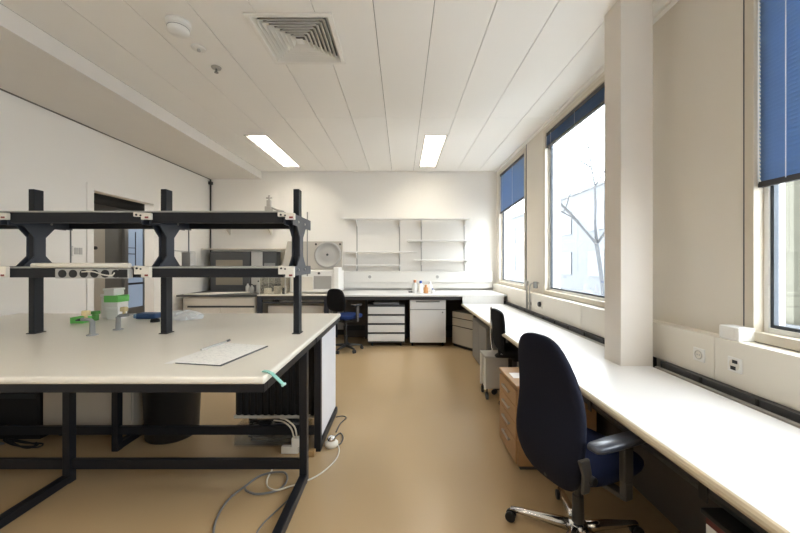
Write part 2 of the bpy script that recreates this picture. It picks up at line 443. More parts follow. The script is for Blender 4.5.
blind(*WINS[2], 1.89, 'large blue slatted blind lowered halfway over the nearest window')

# ------------------------------------------------------------------ outside
struct('ground', MB().box(XR+.6, 70, -30, 80, -4.2, -4.0, 0), M['ground'])
t = thing('office_building', 'pale office block with rows of windows seen through the windows', 'building', (13, 30, -4.0))
MB().box(13, 20, 16, 60, -4.0, 6.5, 0).build('wall', M['facade'], t)
for k in range(9):
    for j in range(3):
        y0 = 18+k*4.4; z0 = -2.6+j*3.1
        f = MB().box(12.93, 13.0, y0, y0+1.9, z0, z0+1.7, 0).build('window', M['facadew'], t)
MB().box(12.9, 20.2, 15.8, 60.2, 6.5, 6.7, 0).build('roof_edge', M['facade'], t)
t = thing('garden_pavilion', 'cream pier and grey green wall outside the nearest window', 'building', (6.2, 5.4, -4.0))
MB().box(6.0, 6.3, 5.36, 5.62, -4.0, 4.2, .01).build('pier', M['yellowish'], t)
MB().box(6.4, 6.7, 1.5, 5.32, -4.0, 4.2, 0).box(6.4, 6.7, 5.66, 6.3, -4.0, 4.2, 0).build('wall', M['greygreen'], t)
MB().box(5.9, 6.0, 2.0, 6.3, .35, .5, .01).build('rail', M['facade'], t)
rt = random.Random(12)
tt = thing('bare_tree', 'leafless branching tree outside the middle window', 'tree', (5.9, 10.0, -4.0))
MB().tube(smooth_path([(5.9, 10, -4.0), (5.85, 10, -1), (5.72, 10, .8), (5.55, 10, 2.0)]), .06, 12, rad=None).build('trunk', M['bark'], tt)
br = MB()
def grow(p, d, L, r, lev):
    pts = [p]; q = p.copy(); dd = d.copy()
    for k in range(5):
        dd = (dd+Vector((rt.uniform(-.18, .18), rt.uniform(-.18, .18), rt.uniform(-.05, .14)))).normalized()
        q = q+dd*L/5; pts.append(q.copy())
    br.tube(pts, r, 6, rad=[r*(1-.1*k) for k in range(6)])
    if lev == 0: return
    for k in range(3 if lev > 1 else 4):
        i = rt.randint(2, 5)
        nd = (dd+Vector((rt.uniform(-.9, .9), rt.uniform(-.9, .9), rt.uniform(-.3, .6)))).normalized()
        grow(pts[i], nd, L*rt.uniform(.55, .8), r*.64, lev-1)
for d0, L in (((-.62, .1, .75), 2.8), ((.35, -.3, .9), 2.8), ((-.2, .3, 1), 2.8), ((-.7, -.3, .35), 2.0)):
    grow(Vector((5.56, 10, 1.98)), Vector(d0).normalized(), L, .042, 4)
br.build('branches', M['bark'], tt)

# ------------------------------------------------------------------ lamps, diffuser, detectors
LL = ['recessed ceiling lamp over the aisle nearest the middle of the back wall', 'recessed ceiling lamp left of the aisle beside the dropped ceiling strip',
      'unseen recessed lamp added for light on the right above the camera', 'unseen recessed lamp added for light on the left above the camera']
for i, (x0, x1, y0, y1) in enumerate(LAMPS):
    t = thing('ceiling_lamp', LL[i], 'lamp', ((x0+x1)/2, (y0+y1)/2, CZ))
    MB().box(x0+.001, x0+.012, y0, y1, CZ-.004, CZ+.12, 0).box(x1-.012, x1-.001, y0, y1, CZ-.004, CZ+.12, 0).box(x0+.012, x1-.012, y0+.001, y0+.012, CZ-.004, CZ+.12, 0).box(x0+.012, x1-.012, y1-.012, y1-.001, CZ-.004, CZ+.12, 0).box(x0, x1, y0, y1, CZ+.12, CZ+.13, 0).build('housing', M['lampframe'], t)
    xm = (x0+x1)/2
    for xt in (xm-.085, xm+.085):
        MB().cyl((xt, y0+.03, CZ+.075), (xt, y1-.03, CZ+.075), .013, n=12).build('tube', M['tube'], t)
    rf = MB().prism([(xm-.03, CZ+.12), (xm, CZ+.02), (xm+.03, CZ+.12)], 'y', y0+.012, y1-.012)
    n = 24
    for k in range(1, n):
        yy = y0+(y1-y0)*k/n
        rf.box(x0+.012, x1-.012, yy-.001, yy+.001, CZ+.012, CZ+.045, 0)
    rf.build('louvre', M['refl'], t)
t = thing('air_diffuser', 'square white ceiling air diffuser with concentric louvres', 'vent', ((VENT[0]+VENT[1])/2, (VENT[2]+VENT[3])/2, CZ))
cx, cy = (VENT[0]+VENT[1])/2, (VENT[2]+VENT[3])/2
def sq_ring(mb, ho, hi, z0, z1, slope=True):
    # louvre blade ring: sloped square frustum of sheet metal, outer edge low
    def rg(h, z): return [Vector((cx+sx*h, cy+sy*h, z)) for sx, sy in ((-1, -1), (1, -1), (1, 1), (-1, 1))]
    th = .003
    A, B, C_, D = rg(ho, z0), rg(hi, z1), rg(hi, z1+th), rg(ho, z0+th)
    R_ = [rg(ho+.004, z0), A, B, C_, D, rg(ho+.004, z0+th)]; VV = [[mb.bm.verts.new(p) for p in q] for q in R_]
    for i in range(6):
        P, Q = VV[i], VV[(i+1) % 6]
        for k in range(4): mb.bm.faces.new((P[k], P[(k+1) % 4], Q[(k+1) % 4], Q[k]))
fr = MB()
h = .325
for (a0, a1, b0, b1) in ((-h, h, -h, -h+.035), (-h, h, h-.035, h), (-h, -h+.035, -h+.035, h-.035), (h-.035, h, -h+.035, h-.035)):
    fr.box(cx+a0, cx+a1, cy+b0, cy+b1, CZ-.012, CZ+.01, .002)
fr.build('frame', M['trunkw'], t)
MB().box(cx-.32, cx+.32, cy-.32, cy+.32, CZ+.10, CZ+.105, 0).build('duct', M['seam'], t)
for k in range(8):
    ho = .288-k*.032
    mb = MB(); sq_ring(mb, ho, ho-.027, CZ-.008, CZ+.028); mb.build('louvre', M['trunkw'], t)
MB().box(cx-.03, cx+.03, cy-.03, cy+.03, CZ-.01, CZ+.0, .003).cyl((cx, cy, CZ-.014), (cx, cy, CZ-.008), .008).build('centre_plate', M['trunkw'], t)
t = thing('smoke_detector', 'round white smoke detector on the ceiling nearest the camera', 'smoke detector', (-1.70, 2.66, CZ))
MB().lathe([(0, 0), (.085, 0), (.085, -.03), (.078, -.034), (0, -.034)], (-1.70, 2.66, CZ)).build('base', M['white'], t)
MB().lathe([(.07, -.035), (.074, -.05), (.074, -.075), (.06, -.088), (0, -.09)], (-1.70, 2.66, CZ)).build('chamber', M['white'], t)
MB().lathe([(.071, -.048), (.0755, -.049), (.0755, -.053), (.071, -.054)], (-1.70, 2.66, CZ)).build('slot', M['midgrey'], t)
t = thing('ceiling_rosette', 'flat round ceiling cover behind the smoke detector', 'ceiling fitting', (-1.73, 2.98, CZ))
MB().lathe([(0, 0), (.06, 0), (.055, -.01), (.02, -.014), (0, -.014)], (-1.73, 2.98, CZ)).build('cover', M['trunkw'], t)
MB().cyl((-1.73, 2.98, CZ-.014), (-1.73, 2.98, CZ-.03), .014).build('nozzle', M['grey'], t)
t = thing('sprinkler_head', 'small dark sprinkler head on the ceiling left of the diffuser', 'sprinkler', (-1.74, 3.28, CZ))
MB().lathe([(0, 0), (.045, 0), (.04, -.012), (0, -.014)], (-1.74, 3.28, CZ)).build('rosette', M['grey'], t)
MB().cyl((-1.74, 3.28, CZ-.012), (-1.74, 3.28, CZ-.045), .009).cyl((-1.74, 3.28, CZ-.045), (-1.74, 3.28, CZ-.05), .018).build('nozzle', M['midgrey'], t)
t = thing('corner_pipe', 'thin dark vertical pipe in the back left corner of the room', 'pipe', (XL+.03, 7.0, 0))
MB().cyl((XL+.03, 7.02, .0), (XL+.03, 7.02, SOFZ-.015), .014).build('pipe', M['taupe'], t)
MB().box(XL+.002, XL+.07, 6.98, 7.045, SOFZ-.12, SOFZ-.06, .004).build('clamp', M['taupe'], t)
t = thing('wall_switch', 'small grey switch plate on the left wall beside the doorway', 'switch', (XL, 4.17, 1.55))
MB().box(XL, XL+.012, 4.10, 4.24, 1.53, 1.65, .003).build('plate', M['trunkw'], t)
MB().box(XL+.012, XL+.018, 4.12, 4.165, 1.55, 1.63, .002).build('rocker', M['grey'], t)
MB().box(XL+.012, XL+.018, 4.175, 4.22, 1.55, 1.63, .002).build('rocker', M['grey'], t)

# ------------------------------------------------------------------ lab bench on the left
TZ = .943
BX0, BX1, BY0, BY1 = XL+.02, -.617, 1.573, 3.535
t = thing('lab_bench', 'large cream-topped lab bench on black steel frames in the left foreground', 'bench', (-2.2, 2.55, 0))
MB().box(BX0, BX1, BY0, BY1, TZ-.036, TZ, .014, seg=3).build('worktop', M['top'], t)
ap = MB()
for y0, y1 in ((BY0+.012, 2.54), (2.56, BY1-.012)):
    ap.box(BX0, BX1-.008, y0, y0+.04, .868, .907, .002).box(BX0, BX1-.008, y1-.04, y1, .868, .907, .002)
    ap.box(BX1-.05, BX1-.008, y0+.04, y1-.04, .868, .907, .002)
    ap.box(BX0, BX0+.04, y0+.04, y1-.04, .868, .907, .002)
ap.build('apron', M['steel'], t)
W_ = .05
for xr in (-.626, -2.185, -3.70):
    MB().box(xr-W_, xr, 2.30, 2.30+W_, .0, .868, .004).build('leg', M['steel'], t)
    MB().box(xr-W_, xr, 1.60, 2.31, .004, .058, .004).build('foot', M['steel'], t)
    MB().box(xr-W_, xr, 2.69, 2.69+W_, .0, .868, .004).build('leg', M['steel'], t)
    MB().box(xr-W_, xr, 2.73, 3.40, .004, .058, .004).build('foot', M['steel'], t)
for xa, xb in ((-2.185, -.626-W_), (-3.70, -2.185-W_)):
    MB().box(xa, xb, 2.31, 2.34, .09, .155, .003).build('rail', M['steel'], t)
    MB().box(xa, xb, 2.70, 2.73, .125, .19, .003).build('rail', M['steel'], t)
e = MB().box(-.657, -.637, 2.75, 3.36, .075, .86, .003).build('end_panel', M['panelblue'], t)
e['label'] = 'white end panel'
tag(MB().box(-.70, -.655, 2.615, 2.66, 0, .045, .004).build('wood_block', M['woodd']), 'small square wooden block on the floor beside the bench leg', 'block')

# shelf rack on the bench
t = thing('bench_shelf_rack', 'dark steel two-shelf rack standing along the middle of the lab bench', 'rack', (-1.72, 2.55, TZ))
PX = [-.761, -1.715, -2.665]
Z1a, Z1b = 1.356, 1.418
Z2a, Z2b = 1.722, 1.793
for px in PX:
    p = MB().box(px-.021, px+.021, 2.515, 2.585, TZ+.006, 1.985, .004)
    p.build('post', M['steel'], t)
    MB().box(px-.028, px+.028, 2.505, 2.595, TZ, TZ+.006, .001).build('base_plate', M['steel'], t)
    for s_ in (-1, 1):
        xa = px+s_*.0215; xb = px+s_*.030
        out = [(2.345, Z1a+.01), (2.80, Z1a+.01), (2.80, Z1b+.012), (2.66, Z1b+.012), (2.59, Z1b+.085), (2.59, Z2a-.085), (2.66, Z2a-.01), (2.80, Z2a-.01), (2.80, Z2b-.005),
               (2.345, Z2b-.005), (2.345, Z2a-.01), (2.44, Z2a-.01), (2.51, Z2a-.085), (2.51, Z1b+.085), (2.44, Z1b+.012), (2.345, Z1b+.012)]
        b_ = MB().prism(out, 'x', xa, xb)
        b_.build('bracket', M['bracket'], t)
    bl = MB()
    for yy, zz in ((2.47, Z1a+.05), (2.63, Z1a+.05), (2.47, Z2a+.02), (2.63, Z2a+.02)):
        bl.cyl((px+.030, yy, zz), (px+.035, yy, zz), .008, n=10)
    bl.build('bolt', M['metal'], t)
    MB().tube([(px, 2.815, Z1a-.01), (px, 2.815, Z2b+.07)], .005, 8).build('rod', M['midgrey'], t)
    for z0, z1, wd in ((Z2b-.052, Z2b-.003, .112), (Z1b-.06, Z1b+.018, .105)):
        cl = MB().prism([(px-wd*.55, z0+.02), (px-wd*.1, z0+.02), (px-wd*.1, z0), (px+wd*.45, z0), (px+wd*.45, z1-.006), (px-wd*.55, z1)], 'y', 2.312, 2.338, bev=.003)
        cl = cl.build('end_clip', M['offwhite'], t)
        MB().cyl((px-wd*.35, 2.308, z1-.018), (px-wd*.35, 2.313, z1-.018), .007, n=10).cyl((px-wd*.1, 2.308, z1-.022), (px-wd*.1, 2.313, z1-.022), .006, n=10).build('hole', M['black'], cl)
        MB().box(px+wd*.14, px+wd*.36, 2.309, 2.313, z0+.008, z0+.020, .002).build('tab', M['red'], cl)
for za, zb in ((Z1a, Z1b), (Z2a, Z2b)):
    for y0, y1 in ((2.345, 2.375), (2.765, 2.795)):
        for xa, xb in ((PX[0]-.034, PX[1]+.034), (PX[1]-.034, PX[2]+.034), (PX[2]-.034, BX0+.02)):
            MB().box(xb, xa, y0, y1, za, zb, .003).build('rail', M['steel'], t)
    MB().box(BX0+.02, PX[0]-.04, 2.343, 2.797, zb, zb+.01, .002).build('shelf_board', M['shelfgrey'], t)
MB().cyl((-2.46, 2.33, 1.437), (-1.81, 2.33, 1.437), .017, bev=.003).build('light_tube', M['offwhite'], t)
ps = MB().box(-2.285, -1.80, 2.305, 2.344, 1.352, 1.416, .003).build('power_strip', M['grey'], t)
for k in range(6):
    xx = -2.235+k*.0705
    MB().cyl((xx, 2.300, 1.383), (xx, 2.306, 1.383), .026, n=20).build('socket', M['black'], ps)
MB().box(-1.865, -1.808, 2.300, 2.306, 1.357, 1.411, .002).build('breaker', M['black'], ps)
MB().tube(smooth_path([(-2.10, 2.295, 1.395), (-2.02, 2.285, 1.397), (-1.95, 2.283, 1.377), (-1.90, 2.29, 1.372), (-1.885, 2.295, 1.39)]), .004, 8).build('lead', M['offwhite'], ps)

# things on the rack
t = thing('lab_clamp', 'metal laboratory clamp with screw lying on the upper rack shelf', 'clamp', (-.93, 2.45, Z2b+.01))
MB().box(-.955, -.91, 2.43, 2.47, Z2b+.01, Z2b+.055, .004).box(-.945, -.918, 2.437, 2.463, Z2b+.055, Z2b+.10, .004).build('boss', M['metal'], t)
MB().cyl((-.93, 2.45, Z2b+.095), (-.93, 2.45, Z2b+.135), .006).cyl((-.95, 2.45, Z2b+.115), (-.91, 2.45, Z2b+.115), .005).build('screw', M['metal'], t)
MB().tube([(-.92, 2.45, Z2b+.05), (-.87, 2.44, Z2b+.03), (-.82, 2.42, Z2b+.017)], .006, 8).build('rod', M['metal'], t)
t = thing('metal_box', 'small grey metal box with open flap on the lower rack shelf', 'box', (-1.63, 2.68, Z1b+.01))
MB().box(-1.665, -1.595, 2.64, 2.71, Z1b+.01, Z1b+.115, .004).build('body', M['metal'], t)
MB().prism([(-1.72, Z1b+.125), (-1.60, Z1b+.118), (-1.60, Z1b+.122), (-1.72, Z1b+.130)], 'y', 2.64, 2.71).build('flap', M['grey'], t)

# things on the bench top
def gas_tap(x, y, s_, label):
    t = thing('gas_tap', label, 'tap', (x, y, TZ))
    MB().lathe([(0, 0), (.034, 0), (.034, .006), (.018, .012), (.016, .10), (0, .102)], (x, y, TZ), 20).build('column', M['tapgrey'], t)
    MB().tube(smooth_path([(x, y, TZ+.085), (x+s_*.01, y, TZ+.105), (x+s_*.04, y, TZ+.112), (x+s_*.075, y, TZ+.112)]), .013, 12).build('pipe', M['tapgrey'], t)
    MB().cyl((x+s_*.075, y, TZ+.112), (x+s_*.115, y, TZ+(.105 if s_ < 0 else .118)), .010, .006).build('nozzle', M['black'] if s_ < 0 else M['tapgrey'], t)
    MB().cyl((x+s_*.045, y, TZ+.12), (x+s_*.045, y, TZ+.15), .01).box(x+s_*.045-.02, x+s_*.045+.02, y-.02, y+.02, TZ+.14, TZ+.175, .007).build('knob', M['knob'], t)
gas_tap(-2.185, 2.47, -1, 'grey gas tap with beige knob and black nozzle pointing left')
gas_tap(-2.165, 2.67, 1, 'grey gas tap with beige knob pointing right in front of the boxes')
def boxstack(x0, x1, y0, y1, z0, hb, lid_m, label, body=M['white'], lidh=.03):
    t = thing('storage_box', label, 'box', ((x0+x1)/2, (y0+y1)/2, z0), group='stacked boxes on the lab bench')
    MB().box(x0+.006, x1-.006, y0+.006, y1-.006, z0, z0+hb-lidh, .006).build('body', body, t)
    MB().box(x0, x1, y0, y1, z0+hb-lidh, z0+hb, .006).build('lid', lid_m, t)
boxstack(-2.665, -2.545, 3.14, 3.26, TZ, .115, M['paper'], 'white box at the bottom of the box stack on the bench')
boxstack(-2.67, -2.54, 3.13, 3.265, TZ+.115, .10, M['green'], 'box with bright green lid in the middle of the stack', lidh=.06)
boxstack(-2.68, -2.575, 3.13, 3.26, TZ+.215, .065, M['white'], 'flat white box on top of the green-lidded box', lidh=.02)
boxstack(-2.78, -2.69, 3.22, 3.32, TZ, .22, M['white'], 'tall white carton left behind the green-lidded stack')
boxstack(-2.735, -2.685, 3.07, 3.12, TZ, .085, M['dgreen'], 'small dark green lidded box left of the stack', body=M['dgreen'])
t = thing('green_tray', 'low green plastic tray left of the box stack behind the front tap', 'tray', (-2.73, 2.99, TZ))
x0, x1, y0, y1 = -2.79, -2.69, 2.94, 3.04
MB().box(x0, x1, y0, y1, TZ, TZ+.012, .003).box(x0, x0+.01, y0, y1, TZ+.012, TZ+.05, .003).box(x1-.01, x1, y0, y1, TZ+.012, TZ+.05, .003).box(x0+.01, x1-.01, y0, y0+.01, TZ+.012, TZ+.05, .003).box(x0+.01, x1-.01, y1-.01, y1, TZ+.012, TZ+.05, .003).build('tray', M['green'], t)
t = thing('blue_pack', 'dark blue plastic pack lying on the bench beside the middle post', 'pack', (-2.32, 3.2, TZ))
MB().box(-2.42, -2.23, 3.16, 3.28, TZ, TZ+.05, .016, seg=3).build('pack', M['bluepl'], t)
MB().box(-2.425, -2.40, 3.155, 3.285, TZ+.008, TZ+.046, .006).build('end_cap', mat('pale_blue_plastic', (.2, .34, .5), .5), t)
tag(MB().lathe([(0, 0), (.035, 0), (.036, .012), (.03, .026), (.012, .03), (0, .03)], (-2.13, 3.02, TZ), 20).build('black_stopper', M['blackmat']), 'round black rubber stopper on the bench behind the middle post', 'stopper')
# crumpled bag
rings = []
rc = random.Random(5)
for i in range(6):
    f = i/5; zz = TZ+.002+.07*math.sin(f*PI/2)
    rr = [max(.02, (1-.93*f**2))*(1+rc.uniform(-.3, .25)) for _ in range(18)]
    rings.append([(-1.98+.15*rr[k]*math.cos(2*PI*k/18), 3.17+.10*rr[k]*math.sin(2*PI*k/18), zz+rc.uniform(0, .012)*(i > 0)) for k in range(18)])
tag(MB().loft(rings, smooth=False).build('plastic_bag', mat('white_film', (.78, .78, .77), .35)), 'crumpled white plastic bag on the bench near its far edge', 'bag')

def tp(px, py, z=TZ):
    Y = (1.46-z)*350/(py-262.0); return Vector(((px-402)*Y/350, Y, z))
def sheet(name, pts, z0, z1, m, parent=None):
    o = MB().prism([(p.x, p.y) for p in pts], 'z', z0, z1).build(name, m, parent); return o
a, b_, c_, d_ = Vector((-1.165, 1.78, 0)), Vector((-.905, 1.735, 0)), Vector((-.825, 2.135, 0)), Vector((-1.09, 2.20, 0))
off = Vector((-.045, .035, 0))
tag(sheet('document_folder', [a+Vector((.012, 0, 0)), b_+Vector((.008, -.002, 0)), c_+Vector((.008, 0, 0)), d_], TZ, TZ+.006, M['darkgrey']), 'thin dark folder under the printed sheet on the bench', 'folder')
o = sheet('printed_sheet', [a, b_, c_, d_], TZ+.0062, TZ+.008, M['print']); tag(o, 'printed paper sheet lying on the dark folder at the bench front', 'paper')
tag(sheet('paper_sheet', [a+Vector((-.045, .0, 0)), a+Vector((-.004, -.002, 0)), d_+Vector((-.004, -.004, 0)), d_+Vector((-.05, .02, 0))], TZ, TZ+.0015, M['paper']), 'narrow white paper strip left of the printed sheet', 'paper')
t = thing('marker_pen', 'slim grey pen lying behind the papers on the bench', 'pen', (-1.14, 2.22, TZ))
MB().cyl((-1.165, 2.03, TZ+.0075), (-1.13, 2.25, TZ+.0075), .006).build('barrel', M['grey'], t)
MB().cyl((-1.13, 2.25, TZ+.0075), (-1.125, 2.285, TZ+.0075), .0068).build('cap', M['darkgrey'], t)
# mint ribbon over the corner
pth = [(-.655, 1.645, TZ+.003), (-.63, 1.635, TZ+.004), (-.605, 1.625, TZ-.003), (-.575, 1.615, TZ-.025), (-.545, 1.607, TZ-.048)]
rg_ = []
for p in pth:
    x, y, z = p
    rg_.append([(x, y-.011, z), (x+.004, y+.011, z), (x+.004, y+.011, z+.004), (x, y-.011, z+.004)])
t = thing('mint_strap', 'mint green strap hanging over the front right corner of the lab bench', 'strap', (-.63, 1.635, TZ))
MB().loft(rg_, smooth=False).build('strap', M['mint'], t)
MB().cyl((-.545, 1.594, TZ-.046), (-.541, 1.62, TZ-.046), .006).build('tip', mat('pale_mint', (.42, .65, .6), .4), t)

# under the bench
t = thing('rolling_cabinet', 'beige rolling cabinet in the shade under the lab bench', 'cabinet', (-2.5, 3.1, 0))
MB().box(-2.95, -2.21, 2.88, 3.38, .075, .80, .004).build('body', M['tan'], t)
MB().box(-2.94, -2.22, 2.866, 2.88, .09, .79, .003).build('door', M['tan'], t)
for xx, yy in ((-2.86, 2.95), (-2.28, 2.95), (-2.86, 3.3), (-2.28, 3.3)):
    MB().cyl((xx-.015, yy, .034), (xx+.015, yy, .034), .034, bev=.005).box(xx-.02, xx+.02, yy-.02, yy+.02, .055, .078, .003).build('castor', M['black'], t)
t = thing('waste_bin', 'tall round black waste bin under the lab bench', 'bin', (-1.90, 3.0, 0))
MB().lathe([(0, 0), (.185, 0), (.195, .01), (.225, .70), (.234, .705), (.234, .72), (.223, .72), (.188, .02), (0, .015)], (-1.95, 2.98, 0), 40).build('body', M['black'], t)
MB().lathe([(.227, .70), (.239, .702), (.239, .722), (.227, .724)], (-1.95, 2.98, 0), 40).build('rim', M['black'], t)
t = thing('black_crate', 'black plastic crate in the dark under the left end of the bench', 'crate', (-3.25, 3.1, 0))
cr = MB().box(-3.58, -2.98, 2.88, 3.36, .0, .03, .004)
for (q0, q1, r0, r1) in ((-3.58, -3.56, 2.88, 3.36), (-3.0, -2.98, 2.88, 3.36), (-3.56, -3.0, 2.88, 2.90), (-3.56, -3.0, 3.34, 3.36)): cr.box(q0, q1, r0, r1, .03, .80, .004)
cr.build('body', M['blackmat'], t)
for k in range(5): MB().box(-3.56, -3.0, 2.868, 2.88, .34+k*.09, .38+k*.09, .003).build('rib', M['black'], t)
rb = random.Random(3)
for k, (cc, lb) in enumerate((('cable_grey', 'grey cable coil lying before the black crate under the bench'), ('blackmat', 'black cable coil lying before the black crate under the bench'))):
    pts = [(-3.25+.16*math.cos(q*1.1+k)*(1+rb.uniform(-.2, .3))+k*.36-.12, 2.785+.05*math.sin(q*1.1)*(1+rb.uniform(-.2, .2)), .007+.02*(q % 3)/2+.0) for q in range(18)]
    tag(MB().tube(smooth_path(pts, 5), .006, 6).build('cable_coil', M[cc]), lb, 'cable')

t = thing('finned_heater', 'black finned electric unit with light lower rim under the bench', 'heater', (-1.02, 2.98, 0))
MB().box(-1.36, -.70, 2.86, 3.10, .212, .83, .004).build('body', M['blackmat'], t)
for k in range(12):
    xx = -1.355+k*.0545
    MB().cyl((xx+.025, 2.86, .215), (xx+.025, 2.86, .825), .019, n=12).build('fin', M['blackmat'], t)
MB().box(-1.37, -.69, 2.845, 3.11, .187, .212, .003).build('rim', M['tan'], t)
for xx in (-1.31, -.72):
    MB().box(xx, xx+.03, 2.99, 3.10, 0, .187, .003).build('foot', M['blackmat'], t)
t = thing('cable_tray', 'clear plastic tray of tangled cables on the floor under the bench', 'tray', (-1.02, 2.85, 0))
tb = MB().box(-1.33, -.76, 2.765, 2.985, 0, .012, .003)
for (q0, q1, r0, r1) in ((-1.33, -1.322, 2.765, 2.985), (-.768, -.76, 2.765, 2.985), (-1.322, -.768, 2.765, 2.773), (-1.322, -.768, 2.977, 2.985)): tb.box(q0, q1, r0, r1, .012, .15, .002)
tb.build('tray', M['clear'], t)
rb = random.Random(9)
for cc, r_, zz in (('blackmat', .014, .03), ('black', .014, .05), ('blackmat', .015, .07), ('blackmat', .014, .09), ('black', .014, .105), ('blackmat', .015, .12), ('cable_grey', .007, .12)):
    pts = [(rb.uniform(-1.28, -.86), rb.uniform(2.80, 2.94), zz+rb.uniform(-.008, .03)) for q in range(16)]
    MB().tube(smooth_path(pts, 6), r_, 6).build('cable', M[cc], t)
t = thing('power_adapter', 'cream power adapter hanging by white leads behind the front bench leg', 'adapter', (-.86, 2.74, .06))
MB().box(-.92, -.79, 2.66, 2.695, 0, .055, .005).box(-.84, -.75, 2.655, 2.697, .055, .12, .005).build('body', M['offwhite'], t)
MB().tube(smooth_path([(-.82, 2.66, .12), (-.84, 2.65, .20), (-.90, 2.66, .245), (-.98, 2.675, .25)]), .006, 8).build('lead', M['cable_white'], t)
MB().tube(smooth_path([(-.80, 2.66, .12), (-.81, 2.645, .21), (-.87, 2.65, .262), (-.93, 2.67, .268)]), .006, 8).build('lead', M['cable_white'], t)

# cables on the floor
def fp(px, py, z=.006):
    Y = (1.46-z)*350/(py-262.0); return ((px-402)*Y/350, Y, z)
tag(MB().tube(smooth_path([fp(212, 545), fp(216, 520), fp(228, 500), fp(244, 487), fp(262, 475, .012), fp(283, 472, .012), fp(287, 480, .012), fp(278, 490, .012), fp(258, 494, .012), fp(247, 491, .016), fp(245, 488, .02)], 8), .0065, 8).build('floor_cable', M['cable_grey']), 'grey cable looping over the floor in front of the bench leg', 'cable')
tag(MB().tube(smooth_path([fp(272, 470), fp(267, 480), fp(268, 487), fp(276, 490, .02), fp(288, 487, .02), fp(315, 477), fp(333, 463), fp(339, 452), fp(337, 444), fp(331, 441)], 8), .0055, 8).build('floor_cable', M['cable_white']), 'white cable running across the floor towards the round plug', 'cable')
tag(MB().tube(smooth_path([fp(252, 540), fp(262, 525), fp(275, 512), fp(287, 501), fp(291, 497)], 8), .004, 8).build('floor_cable', M['cable_grey']), 'short thin dark cable on the floor inside the front bench foot', 'cable')
tag(MB().tube(smooth_path([fp(336, 432), fp(340, 424), fp(346, 418), fp(343, 416), fp(336, 417)], 8), .005, 8).tube(smooth_path([fp(334, 438), fp(340, 433), fp(343, 437), fp(341, 443), fp(336, 446)], 8), .005, 8).build('floor_cable', M['taupe']), 'thin grey cable curls on the floor beside the bench end panel', 'cable')
t = thing('round_plug', 'shiny round white plug on the floor beside the bench end', 'plug', fp(329, 446, 0))
x, y, z = fp(329, 446, 0); x += .02
MB().lathe([(0, 0), (.045, 0), (.052, .01), (.052, .03), (.035, .045), (0, .05)], (x, y, 0), 24).build('base', M['offwhite'], t)
MB().lathe([(.03, .045), (.033, .06), (.022, .078), (0, .084)], (x, y, 0), 20).build('dome', M['chrome'], t)

